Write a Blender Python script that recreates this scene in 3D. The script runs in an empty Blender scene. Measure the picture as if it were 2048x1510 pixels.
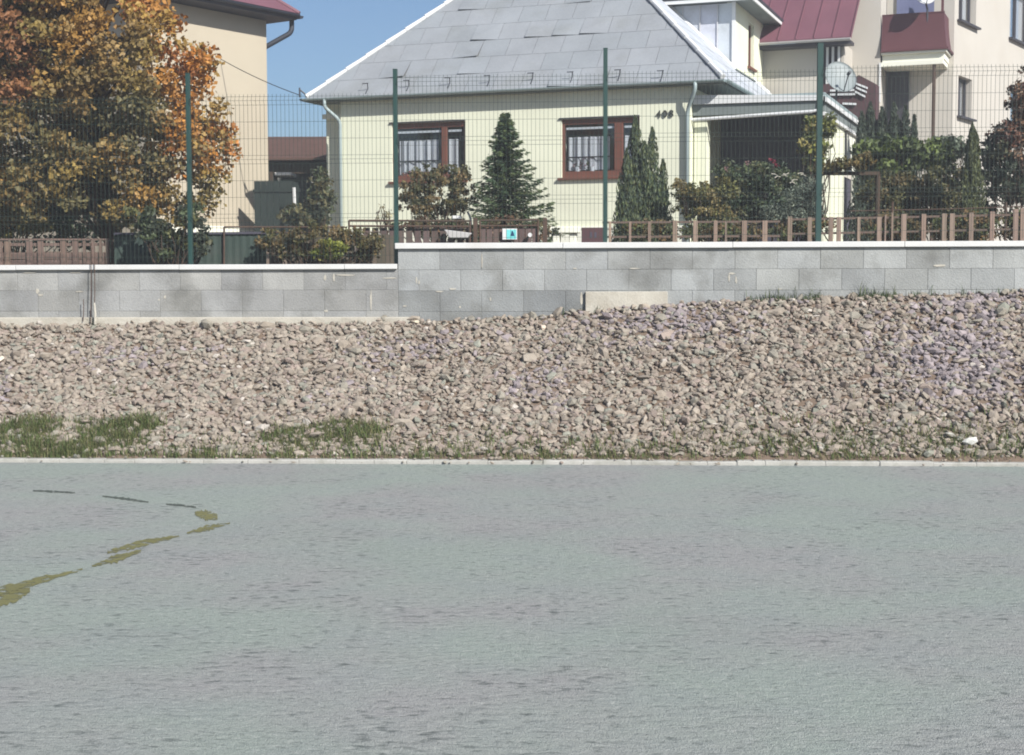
import bpy, math, random
import numpy as np
from mathutils import Vector, Matrix, Euler

S = bpy.context.scene
COL = S.collection
R = math.radians

# ------------------------------------------------------------------ camera
F_PX, PW, PH = 3000.0, 2048.0, 1510.0
CAM = Vector((0.0, 0.0, 1.95))
CROT = (Euler((R(90.0 - 4.0), 0, 0)).to_matrix() @ Matrix.Rotation(R(-0.15), 3, 'Z'))
cd = bpy.data.cameras.new('camera')
cd.sensor_width = 36.0
cd.lens = 36.0 * F_PX / PW
cd.clip_start = 0.1
cd.clip_end = 2000.0
co = bpy.data.objects.new('camera', cd)
co.location = CAM
co.rotation_euler = CROT.to_euler()
COL.objects.link(co)
S.camera = co

# ------------------------------------------------------------------ light
SUN_EL, SUN_AZ = 35.0, 36.0      # azimuth: from behind the camera (-Y) towards +X
sdir = Vector((math.sin(R(SUN_AZ)) * math.cos(R(SUN_EL)), -math.cos(R(SUN_AZ)) * math.cos(R(SUN_EL)), math.sin(R(SUN_EL))))
W = bpy.data.worlds.new('World')
S.world = W
W.use_nodes = True
nt = W.node_tree
bg = nt.nodes['Background']
sky = nt.nodes.new('ShaderNodeTexSky')
sky.sky_type = 'NISHITA'
sky.sun_disc = False
sky.sun_elevation = R(SUN_EL)
sky.sun_rotation = R(180.0 - SUN_AZ)
sky.altitude = 200
sky.air_density = 1.0
sky.dust_density = 1.6
sky.ozone_density = 6.0
nt.links.new(sky.outputs[0], bg.inputs[0])
bg.inputs[1].default_value = 0.072
sl = bpy.data.lights.new('sun', 'SUN')
sl.energy = 4.8
sl.angle = R(0.53)
sl.color = (1.0, 0.965, 0.91)
so = bpy.data.objects.new('sun', sl)
so.rotation_euler = sdir.to_track_quat('Z', 'Y').to_euler()
so.location = sdir * 60
COL.objects.link(so)
S.view_settings.view_transform = 'Standard'
S.view_settings.look = 'None'
S.view_settings.gamma = 1.0
S.view_settings.exposure = 0.57
S.cycles.filter_width = 1.9
S.cycles.max_bounces = 6
S.cycles.transparent_max_bounces = 12

# ------------------------------------------------------------------ helpers
def lin(c):
    def f(v):
        v /= 255.0
        return v / 12.92 if v <= 0.04045 else ((v + 0.055) / 1.055) ** 2.4
    return tuple(f(v) for v in c)

def ray(px, py):
    d = CROT @ Vector(((px - PW / 2) / F_PX, -(py - PH / 2) / F_PX, -1.0))
    return d

def at(px, py, Y):
    d = ray(px, py)
    return CAM + d * (Y / d.y)

def hit(px, py, P, N):
    d = ray(px, py)
    return CAM + d * ((P - CAM).dot(N) / d.dot(N))

def tint(c, a, b):
    k = random.uniform(a, b)
    return tuple(v * k * random.uniform(0.97, 1.03) for v in c)

class Frame:
    """local axes: u to the right along a face, w away behind it, z up"""
    def __init__(s, o, deg):
        s.o = Vector((o[0], o[1], 0)); a = R(deg)
        s.u = Vector((math.cos(a), math.sin(a), 0)); s.w = Vector((-math.sin(a), math.cos(a), 0))
    def p(s, u, w, z):
        return s.o + s.u * u + s.w * w + Vector((0, 0, z))
    def loc(s, P):
        q = P - s.o
        return (q.dot(s.u), q.dot(s.w), P.z)
    def hw(s, px, py, w=0.0):            # pixel on the plane w = const
        q = s.loc(hit(px, py, s.p(0, w, 0), s.w)); return q[0], q[2]
    def hu(s, px, py, u=0.0):            # pixel on the plane u = const
        q = s.loc(hit(px, py, s.p(u, 0, 0), s.u)); return q[1], q[2]

class MB:
    def __init__(s): s.v = []; s.f = []; s.c = []
    def add(s, vs, fs, col=(1, 1, 1)):
        b = len(s.v)
        s.v += [tuple(v) for v in vs]; s.c += [tuple(col)] * len(vs)
        s.f += [tuple(b + i for i in f) for f in fs]
        return s
    def box8(s, P, col=(1, 1, 1)):
        return s.add(P, [(0, 3, 2, 1), (4, 5, 6, 7), (0, 1, 5, 4), (1, 2, 6, 5), (2, 3, 7, 6), (3, 0, 4, 7)], col)
    def box(s, F, u0, u1, w0, w1, z0, z1, col=(1, 1, 1)):
        return s.box8([F.p(u0, w0, z0), F.p(u1, w0, z0), F.p(u1, w1, z0), F.p(u0, w1, z0),
                       F.p(u0, w0, z1), F.p(u1, w0, z1), F.p(u1, w1, z1), F.p(u0, w1, z1)], col)
    def prism(s, pts, ext, col=(1, 1, 1)):
        n = len(pts); ext = Vector(ext)
        vs = list(pts) + [Vector(p) + ext for p in pts]
        fs = [tuple(range(n))[::-1], tuple(range(n, 2 * n))] + [(i, (i + 1) % n, n + (i + 1) % n, n + i) for i in range(n)]
        return s.add(vs, fs, col)
    def tube(s, pts, r, n=8, col=(1, 1, 1), r2=None, caps=True):
        pts = [Vector(p) for p in pts]; m = len(pts); b = len(s.v)
        prev = None
        for i, p in enumerate(pts):
            t = (pts[min(i + 1, m - 1)] - pts[max(i - 1, 0)])
            t = t.normalized() if t.length > 1e-9 else Vector((0, 0, 1))
            if prev is None:
                a = Vector((0, 0, 1)) if abs(t.z) < 0.9 else Vector((1, 0, 0))
                x = t.cross(a).normalized()
            else:
                x = (prev - t * prev.dot(t)).normalized()
            prev = x; y = t.cross(x)
            rr = r if r2 is None else r + (r2 - r) * i / max(1, m - 1)
            for k in range(n):
                a = 2 * math.pi * k / n
                s.v.append(tuple(p + x * (math.cos(a) * rr) + y * (math.sin(a) * rr))); s.c.append(tuple(col))
        for i in range(m - 1):
            for k in range(n):
                k2 = (k + 1) % n
                s.f.append((b + i * n + k, b + i * n + k2, b + (i + 1) * n + k2, b + (i + 1) * n + k))
        if caps:
            s.f.append(tuple(b + k for k in range(n))[::-1]); s.f.append(tuple(b + (m - 1) * n + k for k in range(n)))
        return s
    def build(s, name, mat, parent=None, smooth=False, bevel=0.0, label=None):
        me = bpy.data.meshes.new(name)
        v = np.array(s.v, dtype=np.float64)
        if parent is not None: o0 = np.array(wloc(parent))
        else: o0 = np.array([(v[:, 0].min() + v[:, 0].max()) / 2, (v[:, 1].min() + v[:, 1].max()) / 2, v[:, 2].min()])
        v = v - o0
        me.from_pydata(v.tolist(), [], s.f)
        at_ = me.color_attributes.new('Col', 'FLOAT_COLOR', 'POINT')
        cc = np.ones((len(s.c), 4), dtype=np.float32); cc[:, :3] = np.array(s.c, dtype=np.float32)
        at_.data.foreach_set('color', cc.ravel())
        if smooth: me.polygons.foreach_set('use_smooth', [True] * len(me.polygons))
        me.update()
        o = bpy.data.objects.new(name, me)
        me.materials.append(mat)
        if parent is not None: o.parent = parent
        else: o.location = o0
        COL.objects.link(o)
        if bevel > 0:
            b = o.modifiers.new('bevel', 'BEVEL'); b.width = bevel; b.segments = 2; b.limit_method = 'ANGLE'
        if label: o['label'] = label
        return o

def wloc(o):
    l = Vector((0, 0, 0))
    while o is not None:
        l = l + Vector(o.location); o = o.parent
    return l

def tag(o, label=None, cat=None, group=None, kind=None):
    if label: o['label'] = label
    if cat: o['category'] = cat
    if group: o['group'] = group
    if kind: o['kind'] = kind
    return o

def empty(name, loc, label, cat, group=None):
    o = bpy.data.objects.new(name, None); o.location = loc; o.empty_display_size = 0.2
    COL.objects.link(o)
    return tag(o, label, cat, group)

def big(name, V, sizes, idx, C, mat, parent=None, smooth=False):
    """mesh from numpy arrays: V (n,3), face sizes, flat vertex index list, vertex colours (n,3)"""
    me = bpy.data.meshes.new(name)
    V = np.asarray(V, dtype=np.float64)
    if parent is not None: o0 = np.array(wloc(parent))
    else: o0 = np.array([V[:, 0].mean(), V[:, 1].mean(), V[:, 2].min()])
    me.vertices.add(len(V)); me.vertices.foreach_set('co', (V - o0).astype(np.float32).ravel())
    me.loops.add(len(idx)); me.loops.foreach_set('vertex_index', np.asarray(idx, dtype=np.int32))
    me.polygons.add(len(sizes))
    st = np.concatenate([[0], np.cumsum(sizes)[:-1]]).astype(np.int32)
    me.polygons.foreach_set('loop_start', st)
    me.polygons.foreach_set('use_smooth', np.full(len(sizes), bool(smooth)))
    me.update(calc_edges=True); me.validate()
    a = me.color_attributes.new('Col', 'FLOAT_COLOR', 'POINT')
    cc = np.ones((len(V), 4), dtype=np.float32); cc[:, :3] = C
    a.data.foreach_set('color', cc.ravel())
    o = bpy.data.objects.new(name, me); me.materials.append(mat)
    if parent is not None: o.parent = parent
    else: o.location = o0
    COL.objects.link(o)
    return o

# ------------------------------------------------------------------ materials
def mat(name, col, rough=0.8, var=0.12, scale=3.0, fine=60.0, bump=0.15, spec=0.3, metal=0.0, attr=False, stretch=(1, 1, 1), dirt=None, transl=0.0, fine_amt=0.5):
    m = bpy.data.materials.new(name); m.use_nodes = True
    n = m.node_tree.nodes; L = m.node_tree.links
    b = n['Principled BSDF']
    b.inputs['Roughness'].default_value = rough; b.inputs['Specular IOR Level'].default_value = spec
    b.inputs['Metallic'].default_value = metal
    g = n.new('ShaderNodeNewGeometry')
    mp = n.new('ShaderNodeMapping'); mp.inputs['Scale'].default_value = stretch
    L.new(g.outputs['Position'], mp.inputs['Vector'])
    n1 = n.new('ShaderNodeTexNoise'); n1.inputs['Scale'].default_value = scale; n1.inputs['Detail'].default_value = 5
    n2 = n.new('ShaderNodeTexNoise'); n2.inputs['Scale'].default_value = fine; n2.inputs['Detail'].default_value = 3
    L.new(mp.outputs[0], n1.inputs['Vector']); L.new(mp.outputs[0], n2.inputs['Vector'])
    mm = n.new('ShaderNodeMath'); mm.operation = 'MULTIPLY_ADD'
    L.new(n2.outputs['Fac'], mm.inputs[0]); mm.inputs[1].default_value = fine_amt; L.new(n1.outputs['Fac'], mm.inputs[2])
    mr = n.new('ShaderNodeMapRange'); L.new(mm.outputs[0], mr.inputs['Value'])
    mr.inputs['From Min'].default_value = 0.3 + 0.25 * fine_amt * 1.0; mr.inputs['From Max'].default_value = 0.7 + 0.75 * fine_amt
    mr.inputs['To Min'].default_value = 0.84 * (1.0 - var); mr.inputs['To Max'].default_value = 0.84 * (1.0 + var)
    if attr:
        base = n.new('ShaderNodeVertexColor'); base.layer_name = 'Col'; bo = base.outputs['Color']
    else:
        base = n.new('ShaderNodeRGB'); base.outputs[0].default_value = (*col, 1); bo = base.outputs[0]
    if dirt:
        dn = n.new('ShaderNodeTexNoise'); dn.inputs['Scale'].default_value = dirt[1]; dn.inputs['Detail'].default_value = 6
        L.new(mp.outputs[0], dn.inputs['Vector'])
        dr = n.new('ShaderNodeMapRange'); L.new(dn.outputs['Fac'], dr.inputs['Value'])
        dr.inputs['From Min'].default_value = 0.5; dr.inputs['From Max'].default_value = 0.72; dr.inputs['To Max'].default_value = dirt[2]
        mx0 = n.new('ShaderNodeMix'); mx0.data_type = 'RGBA'
        L.new(dr.outputs[0], mx0.inputs['Factor']); L.new(bo, mx0.inputs[6]); mx0.inputs[7].default_value = (*dirt[0], 1)
        bo = mx0.outputs[2]
    vm = n.new('ShaderNodeVectorMath'); vm.operation = 'SCALE'
    L.new(bo, vm.inputs[0]); L.new(mr.outputs[0], vm.inputs['Scale'])
    L.new(vm.outputs[0], b.inputs['Base Color'])
    if bump > 0:
        bp = n.new('ShaderNodeBump'); bp.inputs['Strength'].default_value = bump; bp.inputs['Distance'].default_value = 0.01
        L.new(n2.outputs['Fac'], bp.inputs['Height']); L.new(bp.outputs[0], b.inputs['Normal'])
    if transl > 0:
        tr = n.new('ShaderNodeBsdfTranslucent'); L.new(vm.outputs[0], tr.inputs['Color'])
        ms = n.new('ShaderNodeMixShader'); ms.inputs[0].default_value = transl
        L.new(b.outputs[0], ms.inputs[1]); L.new(tr.outputs[0], ms.inputs[2])
        L.new(ms.outputs[0], n['Material Output'].inputs['Surface'])
    return m

M = {}
M['cream'] = mat('cream_render', lin((232, 234, 210)), 0.9, 0.05, 1.2, 90, 0.25, dirt=((0.45, 0.43, 0.36), 0.7, 0.25))
M['cream_pale'] = mat('pale_cream_trim', lin((238, 238, 222)), 0.85, 0.05, 2, 80, 0.1)
M['beige'] = mat('beige_render', lin((188, 178, 158)), 0.95, 0.06, 0.9, 60, 0.35, dirt=((0.42, 0.36, 0.28), 0.6, 0.25))
M['beige2'] = mat('warm_white_render', lin((196, 191, 181)), 0.95, 0.05, 0.9, 60, 0.3, dirt=((0.45, 0.4, 0.33), 0.6, 0.25))
M['white'] = mat('white_paint', (0.74, 0.75, 0.74), 0.5, 0.06, 3, 50, 0.05)
M['zinc'] = mat('painted_gutter_metal', lin((150, 165, 165)), 0.45, 0.08, 3, 40, 0.05, spec=0.5)
M['darkmetal'] = mat('dark_metal', lin((48, 52, 62)), 0.5, 0.1, 3, 40, 0.05, spec=0.5)
M['soffit'] = mat('grey_soffit_boards', lin((120, 128, 126)), 0.8, 0.08, 3, 40, 0.1)
M['sheet'] = mat('fibre_cement_sheet', (0.4, 0.4, 0.4), 0.85, 0.13, 1.4, 22, 0.3, attr=True, dirt=((0.22, 0.23, 0.22), 1.6, 0.45))
M['redroof'] = mat('red_painted_roof', lin((118, 78, 88)), 0.6, 0.12, 1.5, 30, 0.1, spec=0.4, attr=False)
M['maroon'] = mat('maroon_sheet', lin((96, 57, 60)), 0.55, 0.10, 2, 40, 0.05, spec=0.4)
M['brownwood'] = mat('brown_window_paint', lin((110, 68, 54)), 0.6, 0.15, 6, 50, 0.1, spec=0.4)
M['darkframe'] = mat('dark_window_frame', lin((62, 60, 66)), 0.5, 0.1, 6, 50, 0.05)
M['curtain'] = mat('white_net_curtain', (0.8, 0.8, 0.8), 0.9, 0.05, 8, 60, 0.05, transl=0.3)
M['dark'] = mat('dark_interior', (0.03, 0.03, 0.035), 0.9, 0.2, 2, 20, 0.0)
M['greypanel'] = mat('dark_grey_panel', lin((78, 76, 88)), 0.8, 0.1, 2, 20, 0.05)
M['green'] = mat('green_coated_steel', lin((20, 60, 55)), 0.55, 0.08, 3, 60, 0.0, spec=0.5)
M['wire'] = mat('green_coated_wire', lin((48, 62, 54)), 0.5, 0.05, 3, 60, 0.0, spec=0.4)
M['block'] = mat('concrete_block', (0.3, 0.3, 0.3), 0.95, 0.26, 2.0, 55, 0.6, attr=True, dirt=((0.17, 0.17, 0.155), 2.4, 0.75))
M['coping'] = mat('white_coping_concrete', (0.66, 0.66, 0.64), 0.8, 0.07, 1.5, 60, 0.2, dirt=((0.45, 0.42, 0.38), 1.5, 0.4))
M['footing'] = mat('pale_cast_concrete', (0.50, 0.47, 0.40), 0.95, 0.14, 3.0, 40, 0.5, dirt=((0.30, 0.26, 0.2), 4, 0.5))
M['kerb'] = mat('kerb_concrete', (0.47, 0.46, 0.42), 0.95, 0.15, 4, 60, 0.4, dirt=((0.22, 0.22, 0.17), 5, 0.6))
M['stone'] = mat('crushed_stone', (0.3, 0.3, 0.3), 0.9, 0.16, 9, 70, 0.35, attr=True, spec=0.2)
M['soil'] = mat('earth', lin((118, 102, 88)), 0.95, 0.25, 5, 40, 0.6)
M['leaf'] = mat('leaves', (0.1, 0.1, 0.1), 0.55, 0.12, 6, 40, 0.0, attr=True, spec=0.35, transl=0.25)
M['needle'] = mat('needles', (0.1, 0.1, 0.1), 0.6, 0.12, 6, 40, 0.0, attr=True, spec=0.3, transl=0.1)
M['grass'] = mat('grass_blades', (0.1, 0.1, 0.1), 0.7, 0.12, 6, 40, 0.0, attr=True, spec=0.2, transl=0.2)
M['bark'] = mat('bark', lin((74, 62, 52)), 0.95, 0.25, 8, 50, 0.6)
M['picket'] = mat('weathered_brown_boards', lin((136, 108, 96)), 0.85, 0.2, 3, 30, 0.3, stretch=(1, 1, 0.25), attr=True)
M['rust'] = mat('rusty_steel', lin((86, 68, 58)), 0.8, 0.25, 10, 60, 0.2)
M['teal'] = mat('teal_green_sheet', lin((58, 72, 66)), 0.7, 0.14, 2.5, 30, 0.1, dirt=(lin((90, 88, 84)), 1.5, 0.9))
M['tileroof'] = mat('old_brown_tiles', lin((94, 70, 62)), 0.9, 0.2, 3, 20, 0.3, stretch=(1, 1, 3))
M['plastic'] = mat('grey_plastic', lin((188, 186, 184)), 0.5, 0.06, 6, 50, 0.0)
M['black'] = mat('black_rubber', (0.02, 0.02, 0.02), 0.7, 0.1, 5, 50, 0.0)
M['dish'] = mat('grey_green_dish', lin((142, 150, 150)), 0.5, 0.05, 5, 50, 0.0)
M['teal_print'] = mat('teal_print', lin((120, 214, 214)), 0.6, 0.04, 5, 50, 0.0)
M['navy_print'] = mat('dark_blue_print', lin((30, 66, 100)), 0.6, 0.04, 5, 50, 0.0)
M['number'] = mat('dark_metal_numerals', lin((56, 58, 54)), 0.6, 0.05, 5, 50, 0.0)

M['darkgreen'] = mat('dark_green_boards', lin((36, 46, 43)), 0.8, 0.2, 3, 30, 0.1)
M['bluegrey'] = mat('blue_grey_cloth', lin((112, 118, 150)), 0.9, 0.1, 3, 30, 0.1)
M['awnbrown'] = mat('dark_brown_sheet', lin((84, 60, 62)), 0.7, 0.1, 3, 30, 0.1)

def glass_mat():
    m = bpy.data.materials.new('window_glass'); m.use_nodes = True
    n = m.node_tree.nodes; L = m.node_tree.links
    n.remove(n['Principled BSDF'])
    t = n.new('ShaderNodeBsdfTransparent'); t.inputs[0].default_value = (0.93, 0.95, 0.97, 1)
    g = n.new('ShaderNodeBsdfGlossy'); g.inputs['Roughness'].default_value = 0.04
    lw = n.new('ShaderNodeLayerWeight'); lw.inputs[0].default_value = 0.5
    pw = n.new('ShaderNodeMath'); pw.operation = 'POWER'; L.new(lw.outputs['Facing'], pw.inputs[0]); pw.inputs[1].default_value = 3.0
    fr = n.new('ShaderNodeMath'); fr.operation = 'MULTIPLY_ADD'; L.new(pw.outputs[0], fr.inputs[0]); fr.inputs[1].default_value = 0.5; fr.inputs[2].default_value = 0.05
    mx = n.new('ShaderNodeMixShader')
    L.new(fr.outputs[0], mx.inputs[0]); L.new(t.outputs[0], mx.inputs[1]); L.new(g.outputs[0], mx.inputs[2])
    L.new(mx.outputs[0], n['Material Output'].inputs['Surface'])
    return m
M['glass'] = glass_mat()

def asphalt_mat():
    m = bpy.data.materials.new('worn_grey_asphalt'); m.use_nodes = True
    n = m.node_tree.nodes; L = m.node_tree.links
    b = n['Principled BSDF']; b.inputs['Roughness'].default_value = 0.9; b.inputs['Specular IOR Level'].default_value = 0.25
    g = n.new('ShaderNodeNewGeometry')
    def noise(sc, det=4, st=None):
        t = n.new('ShaderNodeTexNoise'); t.inputs['Scale'].default_value = sc; t.inputs['Detail'].default_value = det
        src = g.outputs['Position']
        if st:
            mp = n.new('ShaderNodeMapping'); mp.inputs['Scale'].default_value = st; L.new(src, mp.inputs[0]); src = mp.outputs[0]
        L.new(src, t.inputs['Vector']); return t
    def mixc(fac, a, bb):
        x = n.new('ShaderNodeMix'); x.data_type = 'RGBA'
        if isinstance(fac, float): x.inputs['Factor'].default_value = fac
        else: L.new(fac, x.inputs['Factor'])
        for s_, v in ((6, a), (7, bb)):
            if isinstance(v, tuple): x.inputs[s_].default_value = (*v, 1)
            else: L.new(v, x.inputs[s_])
        return x.outputs[2]
    def rng(o, a, c, lo=0.0, hi=1.0):
        r = n.new('ShaderNodeMapRange'); L.new(o, r.inputs['Value'])
        r.inputs['From Min'].default_value = a; r.inputs['From Max'].default_value = c
        r.inputs['To Min'].default_value = lo; r.inputs['To Max'].default_value = hi
        return r.outputs[0]
    big_ = noise(0.55, 4)
    c = mixc(rng(big_.outputs['Fac'], 0.40, 0.60), lin((160, 169, 160)), lin((164, 164, 161)))
    mid = noise(1.7, 4)
    c = mixc(rng(mid.outputs['Fac'], 0.46, 0.66, 0, 0.45), c, lin((157, 164, 160)))
    fl = noise(20, 3, (0.5, 1.0, 1.0))
    pz = noise(1.1, 3)
    sh = n.new('ShaderNodeMath'); sh.operation = 'MULTIPLY_ADD'; L.new(pz.outputs['Fac'], sh.inputs[0]); sh.inputs[1].default_value = 0.35; L.new(fl.outputs['Fac'], sh.inputs[2])
    c = mixc(rng(sh.outputs[0], 0.75, 0.92, 0, 0.7), c, lin((72, 82, 80)))
    fw = noise(31, 3, (0.6, 1, 1))
    c = mixc(rng(fw.outputs['Fac'], 0.56, 0.70, 0, 0.5), c, lin((194, 196, 190)))
    f2 = noise(48, 3, (0.5, 1, 1))
    c = mixc(rng(f2.outputs['Fac'], 0.55, 0.72, 0, 0.6), c, lin((100, 106, 102)))
    st = noise(0.35, 6)
    c = mixc(rng(st.outputs['Fac'], 0.5, 0.72, 0, 0.14), c, lin((118, 124, 122)))
    gr = noise(180, 2)
    mul = n.new('ShaderNodeVectorMath'); mul.operation = 'SCALE'; L.new(c, mul.inputs[0]); L.new(rng(gr.outputs['Fac'], 0.25, 0.75, 0.48, 1.20), mul.inputs['Scale'])
    L.new(mul.outputs[0], b.inputs['Base Color'])
    ad = n.new('ShaderNodeMath'); ad.operation = 'MULTIPLY_ADD'; L.new(fl.outputs['Fac'], ad.inputs[0]); ad.inputs[1].default_value = -1.6; L.new(gr.outputs['Fac'], ad.inputs[2])
    md = noise(75, 4)
    ad2 = n.new('ShaderNodeMath'); ad2.operation = 'MULTIPLY_ADD'; L.new(md.outputs['Fac'], ad2.inputs[0]); ad2.inputs[1].default_value = 1.1; L.new(ad.outputs[0], ad2.inputs[2]); ad = ad2
    bp = n.new('ShaderNodeBump'); bp.inputs['Strength'].default_value = 0.85; bp.inputs['Distance'].default_value = 0.011
    L.new(ad.outputs[0], bp.inputs['Height']); L.new(bp.outputs[0], b.inputs['Normal'])
    return m
M['asphalt'] = asphalt_mat()

# ------------------------------------------------------------------ wall frame (u along the wall, w behind it)
WF = Frame((0.0, 17.9), -3.0)
KERB_W = -2.6
GZ = 1.50            # level behind the wall

def wall_base_z(u):
    """height of the stone bank where it meets the wall"""
    pts = [(-30, 1.36), (-6.1, 1.38), (-1.3, 1.41), (0.2, 1.46), (1.2, 1.57), (3.0, 1.67), (6.2, 1.76), (30, 1.85)]
    for (a, za), (b, zb) in zip(pts, pts[1:]):
        if u <= b: return za + (zb - za) * (u - a) / (b - a)
    return pts[-1][1]

def bank_z(u, w):
    t = (w - KERB_W) / (-KERB_W)
    t = max(0.0, min(1.0, t))
    return 0.03 + (wall_base_z(u) - 0.07) * (t ** 0.96) - 0.05 * math.sin(math.pi * t)

# ---- setting
def sheet(name, F, u0, u1, w0, w1, z, nu, nw, m, zf=None):
    vs = []; fs = []
    for j in range(nw + 1):
        for i in range(nu + 1):
            u = u0 + (u1 - u0) * i / nu; w = w0 + (w1 - w0) * j / nw
            vs.append(F.p(u, w, zf(u, w) if zf else z))
    for j in range(nw):
        for i in range(nu):
            a = j * (nu + 1) + i; fs.append((a, a + 1, a + nu + 2, a + nu + 1))
    mb = MB(); mb.add(vs, fs); o = mb.build(name, m); tag(o, kind='structure'); return o
sheet('sports_ground', WF, -400, 400, -400, KERB_W - 0.12, 0.0, 8, 8, M['asphalt'])
sheet('bank', WF, -40, 40, KERB_W, 0.02, 0, 160, 20, M['soil'], bank_z)
def plateau(u, w): return GZ + min(1.1, max(0.0, (w - 5.0) * 0.09))
sheet('garden_ground', WF, -700, 700, 0.28, 800, 0, 2, 160, M['soil'], plateau)
mb = MB()
u = -40.0
random.seed(3)
while u < 40:
    L_ = random.uniform(0.25, 0.6); j_ = random.uniform(-0.006, 0.006); mb.box(WF, u, u + L_ - 0.0005, KERB_W - 0.10 + j_, KERB_W + 0.02, -0.1, 0.038 + random.uniform(-0.007, 0.007), (0.5, 0.5, 0.5)); u += L_
tag(mb.build('kerb', M['kerb'], bevel=0.008), kind='structure')

# worn painted arc on the asphalt
def ground_px(px, py):
    return hit(px, py, Vector((0, 0, 0.004)), Vector((0, 0, 1)))
def paint_mat(nm, c):
    m = mat(nm, c, 0.9, 0.2, 3, 40, 0.2)
    n = m.node_tree.nodes; L = m.node_tree.links
    b = n['Principled BSDF']; t = n.new('ShaderNodeTexNoise'); t.inputs['Scale'].default_value = 14; t.inputs['Detail'].default_value = 5
    g = n.new('ShaderNodeNewGeometry'); L.new(g.outputs['Position'], t.inputs['Vector'])
    r = n.new('ShaderNodeMapRange'); L.new(t.outputs['Fac'], r.inputs['Value'])
    r.inputs['From Min'].default_value = 0.35; r.inputs['From Max'].default_value = 0.50
    r.inputs['To Min'].default_value = 0.0; r.inputs['To Max'].default_value = 0.92
    L.new(r.outputs[0], b.inputs['Alpha'])
    return m
pm = paint_mat('worn_yellow_paint', lin((122, 120, 78)))
pm2 = paint_mat('mossy_dark_paint', lin((84, 92, 84)))
random.seed(5)
def dash(pxs, wid, m, z=0.004):
    """pxs: centre line in picture coordinates, wid: (start, mid, end) widths in picture px"""
    top = []; bot = []
    n_ = 26
    for i in range(n_ + 1):
        t = i / n_ * (len(pxs) - 1); k = min(int(t), len(pxs) - 2); f = t - k
        x = pxs[k][0] * (1 - f) + pxs[k + 1][0] * f; y = pxs[k][1] * (1 - f) + pxs[k + 1][1] * f
        g_ = i / n_
        ww = (wid[0] * (1 - 2 * g_) + wid[1] * 2 * g_) if g_ < 0.5 else (wid[1] * (2 - 2 * g_) + wid[2] * (2 * g_ - 1))
        ww *= 1 + random.uniform(-0.3, 0.3)
        ox = 0.0
        top.append(ground_px(x + ox, y - ww / 2 + random.uniform(-1, 1) * ww * 0.12)); bot.append(ground_px(x + ox, y + ww / 2 + random.uniform(-1, 1) * ww * 0.12))
    mb = MB()
    for i in range(n_): mb.add([bot[i], bot[i + 1], top[i + 1], top[i]], [(0, 1, 2, 3)])
    for i, v in enumerate(mb.v): mb.v[i] = (v[0], v[1], z)
    o = mb.build('painted_line', m); tag(o, kind='structure'); return o
dash([(66, 981), (110, 983), (150, 985)], (2.5, 4, 2.5), pm2)
dash([(205, 992), (250, 997), (297, 1004)], (2, 5, 2.5), pm2)
dash([(332, 1008), (360, 1010), (392, 1014)], (2, 4.5, 3), pm2)
dash([(390, 1026), (412, 1030), (435, 1034)], (9, 22, 8), pm)
dash([(374, 1066), (415, 1056), (460, 1046)], (3, 12, 2.5), pm)
dash([(215, 1104), (290, 1085), (358, 1072)], (6, 16, 3), pm)
dash([(184, 1132), (230, 1118), (282, 1102)], (3, 15, 6), pm, 0.0045)
dash([(-120, 1226), (-20, 1190), (60, 1166), (165, 1138)], (26, 20, 3), pm)
dash([(-110, 1252), (-20, 1208), (35, 1188), (60, 1180)], (22, 30, 8), pm, 0.0045)

# ------------------------------------------------------------------ block wall with coping
uS = WF.hw(796, 540)[0]                       # the step
zcapL = WF.hw(400, 529)[1]; zcapR = WF.hw(1400, 484)[1]
bw = empty('block_wall', WF.p(uS, 0, 1.2), 'long grey concrete block wall with pale coping stepping up in the middle above the stones', 'wall')
random.seed(11)
BC = []
def block_rows(mb, u0, u1, ztop, nrows, off, colf):
    for r_ in range(nrows):
        z1 = ztop - r_ * 0.25; z0 = z1 - 0.25
        u = u0
        first = True
        while u < u1 - 1e-6:
            L_ = 0.5 if not (first and (r_ + off) % 2) else 0.25
            if random.random() < 0.06: L_ = 0.25
            e = min(u + L_, u1)
            d = random.uniform(-0.002, 0.002)
            t = random.uniform(0.84, 1.10); gch = random.uniform(-0.006, 0.006)
            c = colf(r_, u); c = (c[0] * t - gch * 0.4, c[1] * t, c[2] * t + gch)
            if e - u > 0.02: mb.box(WF, u + 0.0016, e - 0.0016, d, 0.12, z0 + 0.0012, z1 - 0.0012, c)
            u = e; first = False
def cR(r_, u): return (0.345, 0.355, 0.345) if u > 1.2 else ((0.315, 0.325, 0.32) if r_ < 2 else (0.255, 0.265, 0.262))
def cL(r_, u): return (0.325, 0.325, 0.312)
mb = MB()
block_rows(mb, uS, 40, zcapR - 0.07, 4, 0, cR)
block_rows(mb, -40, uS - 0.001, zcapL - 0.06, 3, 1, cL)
mb.build('block_courses', M['block'], bw, bevel=0.004)
mb = MB()
mb.box(WF, -40, uS + 0.3, 0.004, 0.27, 0.8, zcapL - 0.065, (0.2, 0.2, 0.19)); mb.box(WF, uS + 0.003, 40, 0.005, 0.268, 0.8, zcapR - 0.075, (0.2, 0.2, 0.19))
mb.build('wall_core', M['block'], bw)
def coping(u0, u1, z1, th):
    mb = MB(); u = u0
    while u < u1 - 0.01:
        e = min(u + 2.0, u1)
        mb.box(WF, u, e - 0.004, -0.045 + random.uniform(-0.003, 0.003), 0.31, z1 - th + random.uniform(-0.002, 0.002), z1, (0.6, 0.6, 0.6)); u = e
    mb.build('coping', M['coping'], bw, bevel=0.006)
coping(-40, uS - 0.004, zcapL, 0.062); coping(uS - 0.03, 40, zcapR, 0.068)
mb = MB()
ufe = WF.hw(840, 630)[0]
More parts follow.
